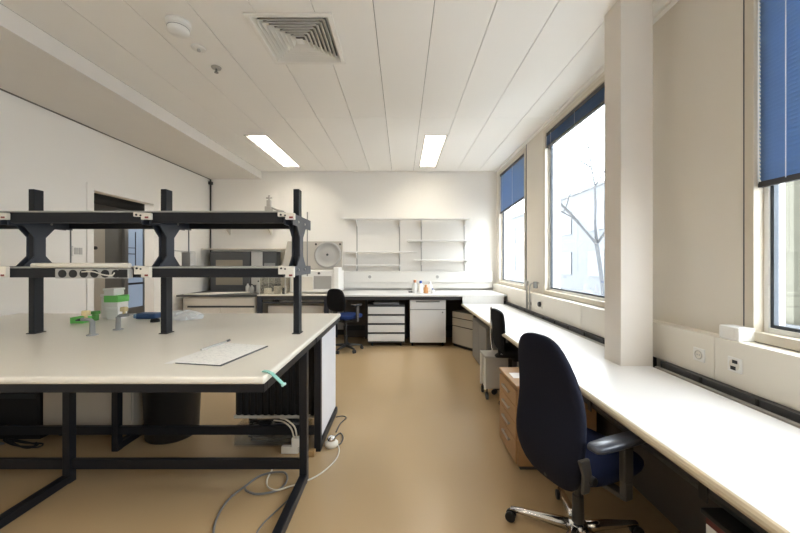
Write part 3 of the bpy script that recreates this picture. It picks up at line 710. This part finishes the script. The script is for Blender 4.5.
# ------------------------------------------------------------------ chairs
def sup(w_, t_, n=28, e=2.8):
    out = []
    for k in range(n):
        a_ = 2*PI*k/n
        cc, ss = math.cos(a_), math.sin(a_)
        out.append((t_*abs(cc)**(2/e)*(1 if cc >= 0 else -1), w_*abs(ss)**(2/e)*(1 if ss >= 0 else -1)))
    return out
def subsurf(o, lv=1):
    md = o.modifiers.new('s', 'SUBSURF'); md.levels = lv; md.render_levels = lv; return o
def chair(name, label, loc, rz, seat_z, back, legs_a, leg_r, m_back, m_seat, m_base, m_col, arms=None, loc_seat=.02, hinge=False, seat_hw=.235, m_pad=None, rim=False):
    t = thing(name, label, 'chair', loc, rz, local=True)
    # backrest: list of (z, half width, x centre, half thickness)
    rings = [[(xc+u, v, z) for u, v in sup(hw, th)] for z, hw, xc, th in back]
    o = MB().loft(rings).build('backrest', m_back, t); subsurf(o)
    # seat cushion
    sr = []
    for z, k_ in ((-.075, .80), (-.07, .93), (-.03, 1.0), (-.008, .97), (0, .84), (.002, .4)):
        sr.append([(loc_seat+.235*k_*u, seat_hw*k_*v, seat_z+z) for u, v in [(p[0], p[1]) for p in sup(1, 1, 32, 4.2)]])
    subsurf(MB().loft(sr).build('seat', m_seat, t))
    MB().box(loc_seat-.11, loc_seat+.09, -.08, .08, seat_z-.135, seat_z-.076, .012).build('mechanism', M['black'], t)
    zb = back[0][0]
    MB().tube(smooth_path([(loc_seat-.05, 0, seat_z-.10), (back[0][2]-.03, 0, seat_z-.095), (back[1][2]+.0, 0, seat_z-.06), (back[2][2]+.0, 0, seat_z+.03)]), .017, 10).build('back_support', M['black'], t)
    MB().cyl((0, 0, .22), (0, 0, seat_z-.13), .018).cyl((0, 0, .09), (0, 0, .25), .031, .027, bev=.003).build('gas_column', m_col, t)
    MB().lathe([(0, .062), (.05, .062), (.052, .09), (.042, .112), (0, .116)], n=24).build('hub', m_base, t)
    for a_ in legs_a:
        a_ = R(a_)-rz
        c_, s_ = math.cos(a_), math.sin(a_)
        w0, w1 = .024, .015
        px_, py_ = -s_, c_
        ringsL = []
        for f, zt, zl, hw in ((.03, .108, .062, .026), (.35*leg_r, .104, .066, .023), (.75*leg_r, .088, .064, .018), (leg_r, .078, .062, .015)):
            ringsL.append([(c_*f+px_*hw*u, s_*f+py_*hw*u, zl+(zt-zl)*v) for u, v in ((-1, .0), (-1, .6), (-.55, 1), (.55, 1), (1, .6), (1, 0))])
        lg = MB().loft(ringsL, smooth=True).build('leg', m_base, t)
        cx_, cy_ = c_*leg_r, s_*leg_r
        w = MB()
        for sg in (-1, 1):
            w.cyl((cx_+px_*sg*.006, cy_+py_*sg*.006, .028), (cx_+px_*sg*.024, cy_+py_*sg*.024, .028), .028, n=18, bev=.004)
        w.cyl((cx_, cy_, .03), (cx_, cy_, .066), .007)
        w.build('castor', M['black'], lg)
    if arms:
        x0, x1, ya, za, rr = arms
        for sg in (-1, 1):
            if sg > 0: x0 += rr
            hw = .042
            pr = []
            L = x1-x0
            outl = [(x0, .55), (x0+.02*L/.3, .85), (x0+.3*L, 1), (x0+.7*L, 1), (x1-.03, .8), (x1, .35)]
            rg2 = []
            for zz, kk in ((za-.028, .8), (za-.02, 1.0), (za-.006, 1.0), (za, .86)):
                ring = [(xq+(1-kk)*(.5*(x0+x1)-xq)*.25, sg*ya+hw*wq*kk, zz) for xq, wq in outl] + [(xq+(1-kk)*(.5*(x0+x1)-xq)*.25, sg*ya-hw*wq*kk, zz) for xq, wq in outl[::-1]]
                rg2.append(ring)
            ar = MB().loft(rg2).build('armrest', m_pad or M['armpad'], t)
            xm = .5*(x0+x1)+.02
            MB().box(xm-.03, xm+.03, sg*ya-.014, sg*ya+.014, seat_z-.02, za-.026, .006).box(xm-.026, xm+.026, min(sg*ya-.012, sg*.10), max(sg*ya+.012, sg*.10), seat_z-.10, seat_z-.078, .005).box(xm-.024, xm+.024, sg*ya-.016, sg*ya+.016, seat_z-.10, seat_z-.015, .006).build('arm_post', M['taupe'], ar)
    if hinge:
        for sg in (-1,):
            MB().prism([(hinge-.03, seat_z+.10), (hinge+.03, seat_z+.10), (hinge+.045, seat_z+.03), (hinge+.03, seat_z-.05), (hinge-.01, seat_z-.05), (hinge-.005, seat_z+.03)], 'y', sg*.226, sg*.243, bev=.006).build('back_hinge', M['taupe'], t)
            MB().cyl((hinge+.045, sg*.20, seat_z+.0), (hinge+.045, sg*.255, seat_z+.0), .02, bev=.004).build('knob', M['black'], t)
    if rim:
        MB().tube(smooth_path([(rim-.0, .17, seat_z-.08), (rim-.012, .20, back[2][0]), (rim-.012, .203, back[-3][0]), (rim-.008, .185, back[-2][0])]), .009, 8).build('frame_tube', M['chrome'], t)
    return t
big_back = [(.365, .045, -.172, .012), (.375, .11, -.178, .022), (.41, .165, -.19, .033), (.50, .205, -.21, .042), (.59, .217, -.212, .046), (.72, .212, -.19, .044), (.82, .202, -.194, .042), (.94, .182, -.222, .038), (1.05, .145, -.258, .032), (1.095, .10, -.268, .025), (1.108, .04, -.269, .012)]
chair('office_chair', 'large navy office chair with arms and chrome base in the right foreground', (.915, 1.82, 0), R(22), .505, big_back,
      (152, 80, 8, 296, 224), .34, M['navy'], M['seatnavy'], M['chrome'], M['taupe'], arms=(-.235, .15, .275, .682, .105), hinge=-.235)
mid_back = [(.53, .08, -.20, .01), (.545, .17, -.205, .02), (.60, .205, -.21, .027), (.75, .222, -.215, .03), (.86, .222, -.222, .03), (.925, .215, -.227, .026), (.952, .185, -.23, .02), (.958, .08, -.23, .01)]
chair('office_chair', 'black office chair pushed under the window desk behind the wooden pedestal', (1.235, 3.70, 0), R(0), .56, mid_back,
      (143, 215, 287, 359, 71), .27, M['charfab'], M['charfab'], M['black'], M['offwhite'], loc_seat=.03, rim=-.232)
lab_back = [(.66, .06, -.21, .01), (.675, .15, -.215, .02), (.72, .195, -.22, .028), (.80, .21, -.225, .032), (.90, .205, -.232, .03), (.97, .185, -.238, .027), (1.02, .14, -.24, .02), (1.035, .05, -.24, .01)]
chair('lab_chair', 'small dark swivel chair with blue seat at the back wall bench', (-.93, 5.80, 0), R(55), .60, lab_back,
      (20, 92, 164, 250, 308), .27, M['charfab'], M['blue'], M['black'], M['black'], arms=(-.13, .09, .255, .78, 0), seat_hw=.21, m_pad=M['black'])

# ------------------------------------------------------------------ window desk
DZT = .75
t = thing('window_desk', 'long white desk running under the windows on the right', 'desk', (1.35, 2.7, 0))
MB().box(1.02, 1.70, -1.6, 2.392, DZT-.038, DZT, .004).box(1.02, 1.492, 2.392, 2.603, DZT-.038, DZT, 0).box(1.02, 1.70, 2.603, 5.945, DZT-.038, DZT, .004).build('worktop', M['white_top'], t)
MB().prism([(1.02, DZT-.0005), (1.012, DZT-.003), (1.004, DZT-.011), (1.001, DZT-.021), (1.004, DZT-.031), (1.012, DZT-.037), (1.02, DZT-.038)], 'y', -1.6, 5.945).build('edge_band', M['edge'], t)
for yy in (-1.2, .72, 2.72, 4.30, 5.86):
    MB().box(1.30, 1.345, yy-.022, yy+.022, .0, .712, .003).build('leg', M['darkgrey'], t)
    MB().box(1.09, 1.30, yy-.018, yy+.018, .66, .712, .003).build('arm', M['darkgrey'], t)
MB().box(1.66, 1.69, -1.6, 2.39, .60, .712, .003).box(1.66, 1.69, 2.61, 5.9, .60, .712, .003).build('rear_rail', M['darkgrey'], t)
MB().box(1.455, 1.475, -1.6, 4.35, .05, .70, .003).build('dark_backing', M['brown'], t)  # dark sheet added to darken the space under the desk
# things under the desk
t = thing('desk_pedestal', 'beech drawer pedestal with four metal handles under the window desk', 'drawer unit', (1.08, 2.655, 0))
MB().box(.812, 1.36, 2.445, 2.865, .03, .575, .003).build('body', M['wood'], t)
MB().box(.795, 1.37, 2.435, 2.875, .575, .597, .004).build('top', M['wood'], t)
zz = .555
for k, hgt in enumerate((.115, .115, .115, .165)):
    dr = MB().box(.796, .812, 2.452, 2.858, zz-hgt+.004, zz, .003).build('drawer', M['wood'], t)
    zc = zz-.05
    MB().box(.776, .786, 2.575, 2.735, zc-.009, zc+.009, .003).box(.785, .797, 2.58, 2.592, zc-.006, zc+.006, .001).box(.785, .797, 2.718, 2.73, zc-.006, zc+.006, .001).build('handle', M['metal'], dr)
    zz -= hgt+.002
MB().box(.83, 1.34, 2.46, 2.85, 0, .03, .002).build('plinth', M['darkgrey'], t)
tag(MB().box(.83, .93, 2.60, 2.72, .597, .599, 0).build('paper_note', M['paper']), 'small white paper note on top of the beech pedestal', 'paper')
t = thing('equipment_trolley', 'small white trolley on black castors under the black desk chair', 'trolley', (1.01, 3.83, 0))
MB().box(.89, 1.125, 3.71, 3.95, .115, .44, .006).build('body', M['trolley'], t)
MB().box(.88, 1.135, 3.70, 3.96, .44, .462, .004).build('top', M['grey'], t)
MB().box(.878, .89, 3.72, 3.75, .10, .44, .002).box(.878, .89, 3.91, 3.94, .10, .44, .002).build('upright', M['white'], t)
for xx, yy in ((.905, 3.725), (1.10, 3.725), (.905, 3.93), (1.10, 3.93)):
    MB().cyl((xx-.012, yy, .038), (xx+.012, yy, .038), .038, bev=.004).cyl((xx, yy, .05), (xx, yy, .118), .006).build('castor', M['black'], t)
t = thing('under_desk_cabinet', 'grey cabinet standing under the far part of the window desk', 'cabinet', (1.4, 5.0, 0))
MB().box(1.08, 1.60, 4.42, 5.30, .03, .62, .004).build('body', M['midgrey'], t)
MB().box(1.066, 1.08, 4.43, 4.855, .05, .61, .003).build('door', M['midgrey'], t)
MB().box(1.066, 1.08, 4.865, 5.29, .05, .61, .003).build('door', M['midgrey'], t)
MB().box(1.10, 1.58, 4.44, 5.28, 0, .03, 0).build('plinth', M['black'], t)
t = thing('black_storage_box', 'black box with red and white spine label under the near desk end', 'box', (1.3, 1.0, 0))
MB().box(1.10, 1.44, .74, 1.27, .0, .545, .006).build('body', M['black'], t)
MB().box(1.088, 1.45, .73, 1.28, .545, .565, .005).build('lid', M['black'], t)
MB().box(1.094, 1.10, .84, 1.26, .40, .518, .001).build('label_panel', M['paper'], t)
MB().box(1.094, 1.10, .84, 1.26, .52, .543, .001).build('label_panel', mat('maroon_label', (.13, .03, .025), .5), t)
t = thing('cable_duct', 'dark grey cable duct hanging under the near part of the window desk', 'cable duct', (1.2, 1.7, .6))
MB().prism([(1.14, .71), (1.14, .60), (1.17, .56), (1.28, .56), (1.31, .60), (1.31, .71), (1.30, .71), (1.30, .605), (1.275, .572), (1.175, .572), (1.152, .605), (1.152, .71)], 'y', .76, 2.25).build('duct', M['darkgrey'], t)
MB().box(1.132, 1.14, 1.3, 1.34, .56, .712, .003).build('bracket', M['black'], t)
MB().box(1.132, 1.14, 2.1, 2.14, .56, .712, .003).build('bracket', M['black'], t)

# sockets etc on the right trunking
def socket(loc, axis, label, grp, kind='round'):
    t = thing('wall_socket', label, 'socket', loc, group=grp)
    x, y, z = loc
    if axis == 'x':
        MB().box(x-.008, x, y-.04, y+.04, z-.04, z+.04, .004).build('plate', M['white'], t)
        MB().cyl((x-.0095, y, z), (x-.0075, y, z), .03).build('insert', M['offwhite'], t)
        if kind == 'holes':
            MB().box(x-.011, x-.0094, y-.02, y+.01, z+.008, z+.026, .002).box(x-.011, x-.0094, y-.01, y+.02, z-.028, z-.008, .002).build('pin_holes', M['black'], t)
        else:
            MB().tube([(x-.010, y+.024*math.cos(q*.4), z+.024*math.sin(q*.4)) for q in range(17)], .002, 6).box(x-.0105, x-.0094, y-.012, y-.004, z-.004, z+.004, 0).box(x-.0105, x-.0094, y+.004, y+.012, z-.004, z+.004, 0).build('pin_holes', M['grey'], t)
    else:
        MB().box(x-.045, x+.045, y-.008, y, z-.045, z+.045, .004).build('plate', M['white'], t)
        MB().cyl((x, y-.012, z), (x, y-.0075, z), .032).build('insert', M['grey'], t)
        MB().box(x-.014, x-.007, y-.0135, y-.0118, z-.004, z+.004, 0).box(x+.007, x+.014, y-.0135, y-.0118, z-.004, z+.004, 0).build('pin_holes', M['darkgrey'], t)
socket((1.80, 2.115, .90), 'x', 'pale round socket on the desk trunking nearest the column', 'sockets on the trunking')
socket((1.80, 1.888, .905), 'x', 'socket with black holes on the trunking below the white box', 'sockets on the trunking', 'holes')
socket((-.64, 6.95, 1.165), 'y', 'wall socket on the back trunking under the left shelves', 'sockets on the trunking')
socket((.70, 6.95, 1.165), 'y', 'wall socket on the back trunking under the right shelves', 'sockets on the trunking')
t = thing('junction_box', 'small white box on top of the trunking beside the nearest window', 'box', (1.85, 1.96, 1.03))
MB().box(1.805, 1.895, 1.875, 1.995, 1.03, 1.105, .006).build('housing', M['white'], t)
MB().box(1.802, 1.806, 1.90, 1.97, 1.045, 1.09, .001).build('cover', M['trunkw'], t)
t = thing('radiator_valve', 'grey pipe and valve on the trunking between the two far windows', 'valve', (1.79, 4.95, .8))
MB().tube([(1.788, 5.02, .79), (1.788, 5.02, 1.13)], .012, 10).tube(smooth_path([(1.788, 4.90, .79), (1.788, 4.90, 1.10), (1.80, 4.86, 1.16), (1.86, 4.84, 1.17), (1.895, 4.84, 1.17)]), .009, 10).build('pipe', M['grey'], t)
MB().box(1.77, 1.806, 4.99, 5.05, 1.12, 1.19, .006).box(1.775, 1.80, 4.87, 4.93, .86, .90, .005).build('fitting', M['metal'], t)
MB().cyl((1.83, 4.80, 1.10), (1.83, 4.80, 1.19), .03, bev=.006).build('hand_wheel', M['midgrey'], t)
t = thing('black_knob_socket', 'round black outlet on the trunking right of the pipe valve', 'outlet', (1.80, 4.54, .91))
MB().box(1.793, 1.80, 4.49, 4.60, .86, .96, .003).build('plate', M['trunk'], t)
MB().cyl((1.80, 4.54, .912), (1.765, 4.54, .912), .036, .03, bev=.006).build('knob', M['black'], t)

# ------------------------------------------------------------------ back bench
BZ = .90; BF = 5.95
t = thing('wall_bench', 'long white bench top along the back wall with dark frame beneath', 'bench', (.3, 6.4, 0))
MB().box(-1.13, 1.79, BF, 6.94, BZ-.03, BZ, .004).build('worktop', M['white_top'], t)
MB().box(-1.13, 1.0, BF+.05, BF+.09, BZ-.09, BZ-.03, .002).build('apron', M['darkgrey'], t)
MB().box(1.03, 1.73, BF+.002, BF+.02, DZT-.03, BZ-.03, .002).build('end_panel', M['white_top'], t)
for xx in (-.68, .085, .80):
    MB().box(xx-.025, xx+.025, 6.66, 6.71, 0, BZ-.03, .003).build('leg', M['darkgrey'], t)
MB().box(-1.13, 1.70, 6.80, 6.83, .0, BZ-.03, .0).build('dark_backing', M['brown'], t)  # dark brown stands in for the shaded wall below the bench
MB().box(-1.13, 1.70, 6.75, 6.79, .14, .24, .003).build('rear_rail', M['black'], t)
# mobile drawer unit
t = thing('drawer_trolley', 'mobile unit of four white drawers under the back bench', 'drawer unit', (-.27, 6.3, 0))
MB().box(-.588, .045, 6.06, 6.55, .06, .72, .004).build('body', M['darkgrey'], t)
for k in range(4):
    z1 = .685-k*.157
    dr = MB().box(-.588, .045, 6.035, 6.058, z1-.122, z1, .003).build('drawer', M['cab'], t)
    MB().box(-.585, .042, 6.045, 6.06, z1+.002, z1+.03, .002).build('grip', M['darkgrey'], dr)
MB().box(-.50, -.05, 6.10, 6.45, .72, .755, .008).build('tray', M['midgrey'], t)
for xx, yy in ((-.52, 6.12), (-.02, 6.12), (-.52, 6.48), (-.02, 6.48)):
    MB().cyl((xx-.014, yy, .03), (xx+.014, yy, .03), .03, bev=.004).box(xx-.016, xx+.016, yy-.016, yy+.016, .045, .062, .002).build('castor', M['black'], t)
t = thing('base_cabinet', 'white cupboard with one drawer and a lock under the back bench', 'cabinet', (.445, 6.3, 0))
MB().box(.137, .757, 6.06, 6.60, .065, .845, .003).build('body', M['midgrey'], t)
dr = MB().box(.139, .755, 6.04, 6.058, .645, .843, .003).build('drawer', M['cab'], t)
MB().box(.24, .65, 6.028, 6.041, .765, .79, .003).build('handle', M['midgrey'], dr)
dr = MB().box(.139, .755, 6.04, 6.058, .07, .632, .003).build('door', M['cab'], t)
MB().cyl((.70, 6.03, .59), (.70, 6.041, .59), .012).build('lock', M['midgrey'], dr)
for xx, yy in ((.18, 6.12), (.71, 6.12), (.18, 6.53), (.71, 6.53)):
    MB().cyl((xx-.014, yy, .03), (xx+.014, yy, .03), .03, bev=.004).box(xx-.016, xx+.016, yy-.016, yy+.016, .045, .067, .002).build('castor', M['black'], t)
t = thing('corner_pedestal', 'beige three-drawer pedestal turned in the corner under the desk end', 'drawer unit', (1.03, 5.91, 0), math.atan2(-.44, .29), local=True)
# local x runs along its front
MB().box(-.255, .255, .0, .40, .035, .61, .004).build('body', M['brown'], t)
for z0, z1 in ((.505, .60), (.365, .487), (.05, .347)):
    MB().box(-.25, .25, -.016, 0, z0, z1, .003).build('drawer', M['tan'], t)
MB().box(-.25, .25, .01, .39, 0, .035, 0).build('plinth', M['black'], t)

# instrument table in the middle left of the back wall
t = thing('instrument_table', 'cream-topped instrument table with dark frame carrying the centrifuge', 'table', (-1.8, 6.4, 0))
MB().box(-2.47, -1.14, BF, 6.90, BZ-.02, BZ, .004).build('tabletop', M['top'], t)
MB().box(-2.47, -1.14, BF+.03, BF+.07, BZ-.09, BZ-.02, .002).box(-2.40, -1.2, BF+.05, BF+.08, BZ-.15, BZ-.125, .002).build('apron', M['darkgrey'], t)
for xx in (-2.44, -1.30):
    for yy in (BF+.04, 6.80):
        MB().box(xx-.03, xx+.045, yy-.03, yy+.03, 0, BZ-.02, .003).build('leg', M['bracket'], t)
t = thing('low_cupboard', 'cream low cupboard standing under the instrument table', 'cabinet', (-1.8, 6.4, 0))
MB().box(-2.34, -1.36, 6.12, 6.68, .04, .70, .003).build('body', M['cream'], t)
for x0, x1 in ((-2.335, -1.855), (-1.845, -1.365)):
    MB().box(x0, x1, 6.10, 6.12, .05, .695, .003).build('door', M['cream'], t)
MB().box(-2.32, -1.38, 6.14, 6.66, 0, .04, 0).build('plinth', M['black'], t)
# left dark counter
t = thing('dark_counter', 'dark-topped counter with cream drawers in the back left corner', 'counter', (-3.1, 6.4, 0))
MB().box(-3.82, -2.49, BF-.03, 7.0, BZ-.03, BZ, .004).build('worktop', M['darkwood'], t)
MB().box(-3.74, -2.51, BF+.03, 6.9, .06, BZ-.03, .003).build('body', M['cream'], t)
MB().box(-3.66, -2.52, BF+.01, BF+.03, .715, .86, .003).build('drawer', M['cream'], t)
MB().box(-3.66, -2.52, BF+.015, BF+.031, .683, .713, .001).build('grip', M['darkgrey'], t)
for x0, x1 in ((-3.66, -3.095), (-3.085, -2.52)):
    MB().box(x0, x1, BF+.01, BF+.03, .08, .68, .003).build('door', M['cream'], t)
MB().box(-3.72, -2.53, BF+.06, 6.88, 0, .06, 0).build('plinth', M['black'], t)
t = thing('drying_oven', 'dark grey oven cabinet with beige window on the back left counter', 'oven', (-3.2, 6.8, BZ))
MB().box(-3.68, -2.92, 6.72, 6.98, BZ, 1.66, .005).box(-2.92, -2.42, 6.76, 6.98, BZ, 1.66, .005).build('body', M['oven'], t)
MB().box(-3.57, -3.06, 6.708, 6.72, 1.02, 1.50, .003).build('window', M['pane'], t)
MB().box(-2.90, -2.69, 6.73, 6.76, 1.02, 1.655, .004).build('pillar', M['grey'], t)
MB().box(-2.66, -2.45, 6.748, 6.76, 1.05, 1.44, .003).build('panel', M['midgrey'], t)
tag(MB().prism([(-3.72, 5.96), (-3.30, 5.95), (-2.72, 6.42), (-3.40, 6.30)], 'z', BZ, BZ+.018, bev=.003).build('white_board', M['offwhite']), 'loose white board lying on the dark back left counter', 'board')
for k, (xx, yy, hh) in enumerate(((-2.82, 6.40, .19), (-2.72, 6.34, .16), (-2.63, 6.42, .22))):
    t = thing('reagent_bottle', ('grey bottle leftmost of three before the oven', 'short grey bottle between two taller ones before the oven', 'tallest grey bottle of three before the oven')[k], 'bottle', (xx, yy, BZ), group='bottles before the oven')
    MB().lathe([(0, 0), (.036, 0), (.038, .01), (.038, hh*.6), (.015, hh*.78), (.015, hh*.9), (0, hh*.9)], (xx, yy, BZ), 20).build('body', M['grey'], t)
    MB().cyl((xx, yy, BZ+hh*.88), (xx, yy, BZ+hh), .018, bev=.002).build('cap', M['darkgrey'], t)

# centrifuge
t = thing('centrifuge', 'white laboratory centrifuge with its round grey lid raised', 'centrifuge', (-1.5, 6.5, BZ))
MB().box(-1.99, -1.125, 6.20, 6.78, BZ+.02, 1.31, .018, seg=3).build('body', M['white'], t)
MB().box(-1.21, -1.115, 6.17, 6.50, BZ+.07, 1.365, .012, seg=3).build('control_pod', M['white'], t)
MB().box(-1.56, -1.25, 6.188, 6.202, .985, 1.215, .006).build('window', M['lidc'], t)
MB().box(-1.97, -1.58, 6.19, 6.202, .95, 1.20, .004).build('front_panel', M['offwhite'], t)
MB().cyl((-1.47, 6.187, 1.26), (-1.47, 6.202, 1.26), .022).build('sensor', M['darkgrey'], t)
for xx in (-1.92, -1.2):
    MB().cyl((xx, 6.28, BZ), (xx, 6.28, BZ+.022), .025).cyl((xx, 6.70, BZ), (xx, 6.70, BZ+.022), .025).build('foot', M['black'], t)
tilt = Matrix.Translation((0, 6.62, 1.30)) @ Matrix.Rotation(R(-9), 4, 'X') @ Matrix.Translation((0, -6.62, -1.30))
lid = MB().prism([(-2.27, 1.325), (-1.135, 1.325), (-1.135, 1.86), (-2.19, 1.86), (-2.20, 1.80)], 'y', 6.60, 6.66, bev=.008, mtx=tilt).build('lid', M['lid'], t)
rotm = tilt @ Matrix.Translation((-1.41, 6.60, 1.595)) @ Matrix.Rotation(R(90), 4, 'X')
MB().lathe([(0, .0), (.255, .0), (.255, .02), (.235, .035), (.215, .03), (.205, .015), (.12, .02), (.05, .03), (0, .032)], (0, 0, 0), 48, mtx=rotm).build('lid_disc', M['lidc'], lid)
MB().lathe([(0, .03), (.022, .03), (.02, .045), (0, .047)], (0, 0, 0), 20, mtx=rotm).build('lid_bolt', M['darkgrey'], lid)
for xx in (-1.64, -1.18):
    MB().cyl(tilt @ Vector((xx, 6.60, 1.80)), tilt @ Vector((xx, 6.585, 1.80)), .02).build('hinge_cap', M['taupe'], lid)
# clear case and jars
t = thing('clear_case', 'clear acrylic case holding jars left of the centrifuge', 'case', (-2.25, 6.3, BZ))
x0, x1, y0, y1, z0, z1 = -2.46, -2.02, 6.05, 6.45, BZ, 1.19
MB().box(x0, x1, y0, y0+.004, z0, z1, 0).box(x0, x1, y1-.004, y1, z0, z1, 0).box(x0, x0+.004, y0+.004, y1-.004, z0, z1, 0).box(x1-.004, x1, y0+.004, y1-.004, z0, z1, 0).build('panes', M['clear'], t)
fm = MB()
for xx in (x0-.006, x1-.006):
    for yy in (y0-.006, y1-.006): fm.box(xx, xx+.012, yy, yy+.012, z0, z1, .001)
for zz in (z1,):
    fm.box(x0-.006, x1+.006, y0-.006, y0+.006, zz, zz+.012, .001).box(x0-.006, x1+.006, y1-.006, y1+.006, zz, zz+.012, .001)
fm.build('frame', M['grey'], t)
def jar(x, y, r, h, m, ml, label):
    t = thing('jar', label, 'jar', (x, y, BZ), group='jars in the clear case')
    MB().lathe([(0, 0), (r*.96, 0), (r, .008), (r, h*.8), (r*.85, h*.86), (0, h*.86)], (x, y, BZ), 24).build('body', m, t)
    MB().lathe([(0, h*.84), (r*.95, h*.84), (r*.95, h), (0, h)], (x, y, BZ), 24).build('lid', ml, t)
jar(-2.36, 6.16, .065, .10, M['offwhite'], M['offwhite'], 'wide low cream jar at the left of the clear case')
jar(-2.20, 6.18, .06, .17, M['tan'], M['blackmat'], 'beige jar with wide black lid inside the clear case')
jar(-2.07, 6.14, .03, .11, M['black'], M['black'], 'small black bottle at the right of the clear case')
jar(-2.10, 6.34, .05, .13, M['cream'], M['cream'], 'cream jar at the back right of the clear case')

# wall shelves on the back wall
def shelf(x0, x1, z, xs, label, depth=.26, m=M['cab'], brk=.14):
    t = thing('wall_shelf', label, 'shelf', ((x0+x1)/2, YB, z), group='shelves on the back wall')
    MB().box(x0, x1, YB-.03-depth, YB-.03, z-.02, z, .003).build('board', m, t)
    for xx in xs:
        MB().prism([(YB-.012, z-.021), (YB-.02-depth*.85, z-.021), (YB-.02-depth*.85, z-.03), (YB-.03, z-brk), (YB-.012, z-brk)], 'x', xx-.006, xx+.006).build('bracket', m, t)
UP = (-.905, -.05, .39, 1.255)
shelf(-1.17, 1.32, 2.315, UP, 'long topmost wall shelf spanning the whole back wall rack')
shelf(-1.11, .29, 1.67, UP[:2], 'second left-hand wall shelf in the middle of the back wall')
shelf(-1.11, -.03, 1.405, UP[:2], 'lowest left-hand wall shelf above the trunking', brk=.09)
shelf(.11, 1.37, 1.89, UP[2:], 'upper right-hand wall shelf below the long top shelf')
shelf(.24, 1.42, 1.505, UP[2:], 'lowest right-hand wall shelf above the trunking', brk=.11)
UL = ('shelf upright leftmost on the back wall beside the centrifuge lid', 'shelf upright at the right end of the left-hand shelves', 'shelf upright at the left end of the right-hand shelves', 'shelf upright rightmost on the back wall nearest the window')
for xx, lb in zip(UP, UL):
    t = thing('shelf_upright', lb, 'shelf upright', (xx, YB-.006, 1.27), group='shelf uprights on the back wall')
    t2 = MB().box(xx-.013, xx+.013, YB-.012, YB, 1.275, 2.33, .001).build('rail', M['grey'], t)
shelf(-3.83, -2.17, 1.72, (-3.6, -2.4), 'long cream shelf above the dark oven in the back left corner', depth=.34, m=M['cream'], brk=.03)
shelf(-3.60, -2.50, 2.20, (-3.45, -2.62), 'upper cream shelf with brackets in the back left corner', depth=.30, m=M['cream'], brk=.2)

# bottles on the back bench
def bot(x, y, r, h, m, mc, label):
    t = thing('small_bottle', label, 'bottle', (x, y, BZ), group='bottles on the back bench')
    MB().lathe([(0, 0), (r*.95, 0), (r, .006), (r, h*.62), (r*.45, h*.78), (r*.45, h*.85), (0, h*.85)], (x, y, BZ), 20).build('body', m, t)
    MB().cyl((x, y, BZ+h*.8), (x, y, BZ+h), r*.55, bev=.002).build('cap', mc, t)
bot(.235, 6.34, .045, .235, M['white'], M['coral'], 'white bottle with orange cap on the back bench')
bot(.335, 6.27, .042, .225, M['white'], M['capblue'], 'white bottle with blue cap on the back bench')
bot(.43, 6.30, .043, .15, M['orange'], M['orange'], 'amber brown bottle on the back bench')
bot(.55, 6.28, .035, .085, M['white'], M['capblue'], 'small low white jar with blue top right of the amber bottle')
bot(.52, 6.50, .045, .20, M['white'], M['white'], 'all-white bottle standing behind the amber bottle')
tag(MB().box(.12, .215, 6.40, 6.52, BZ, BZ+.02, .004).build('dark_case', M['darkgrey']), 'thin dark case lying left of the bottles on the back bench', 'case')

# ------------------------------------------------------------------ world, camera, view
wd = bpy.data.worlds.new('sky'); scene.world = wd; wd.use_nodes = True
bg = wd.node_tree.nodes['Background']
bg.inputs['Color'].default_value = (0.90, 0.95, 1.0, 1); bg.inputs['Strength'].default_value = 3.2
for i, (a, b) in enumerate(WINS):
    ld = bpy.data.lights.new('window_portal', 'AREA'); ld.shape = 'RECTANGLE'; ld.size = a-b; ld.size_y = WZ1-WZ0
    ld.cycles.is_portal = True
    lo = bpy.data.objects.new('window_portal', ld); COL.objects.link(lo)
    lo.location = (XR+.24, (a+b)/2, (WZ0+WZ1)/2); lo.rotation_euler = (R(90), 0, R(90))
cam = bpy.data.cameras.new('camera'); co = bpy.data.objects.new('camera', cam); COL.objects.link(co)
co.location = (0, 0, 1.46); co.rotation_euler = (R(90), 0, 0)
cam.sensor_width = 36; cam.lens = 15.75; cam.shift_x = -2/800; cam.shift_y = -4.5/800
cam.clip_start = .02; cam.clip_end = 300
scene.camera = co
vs = scene.view_settings
vs.view_transform = 'Standard'; vs.look = 'None'; vs.gamma = 1; vs.use_curve_mapping = False
vs.exposure = 2.08
scene.cycles.diffuse_bounces = 8
scene.cycles.max_bounces = 14
for o in bpy.data.objects:
    if 'o' in o: del o['o']
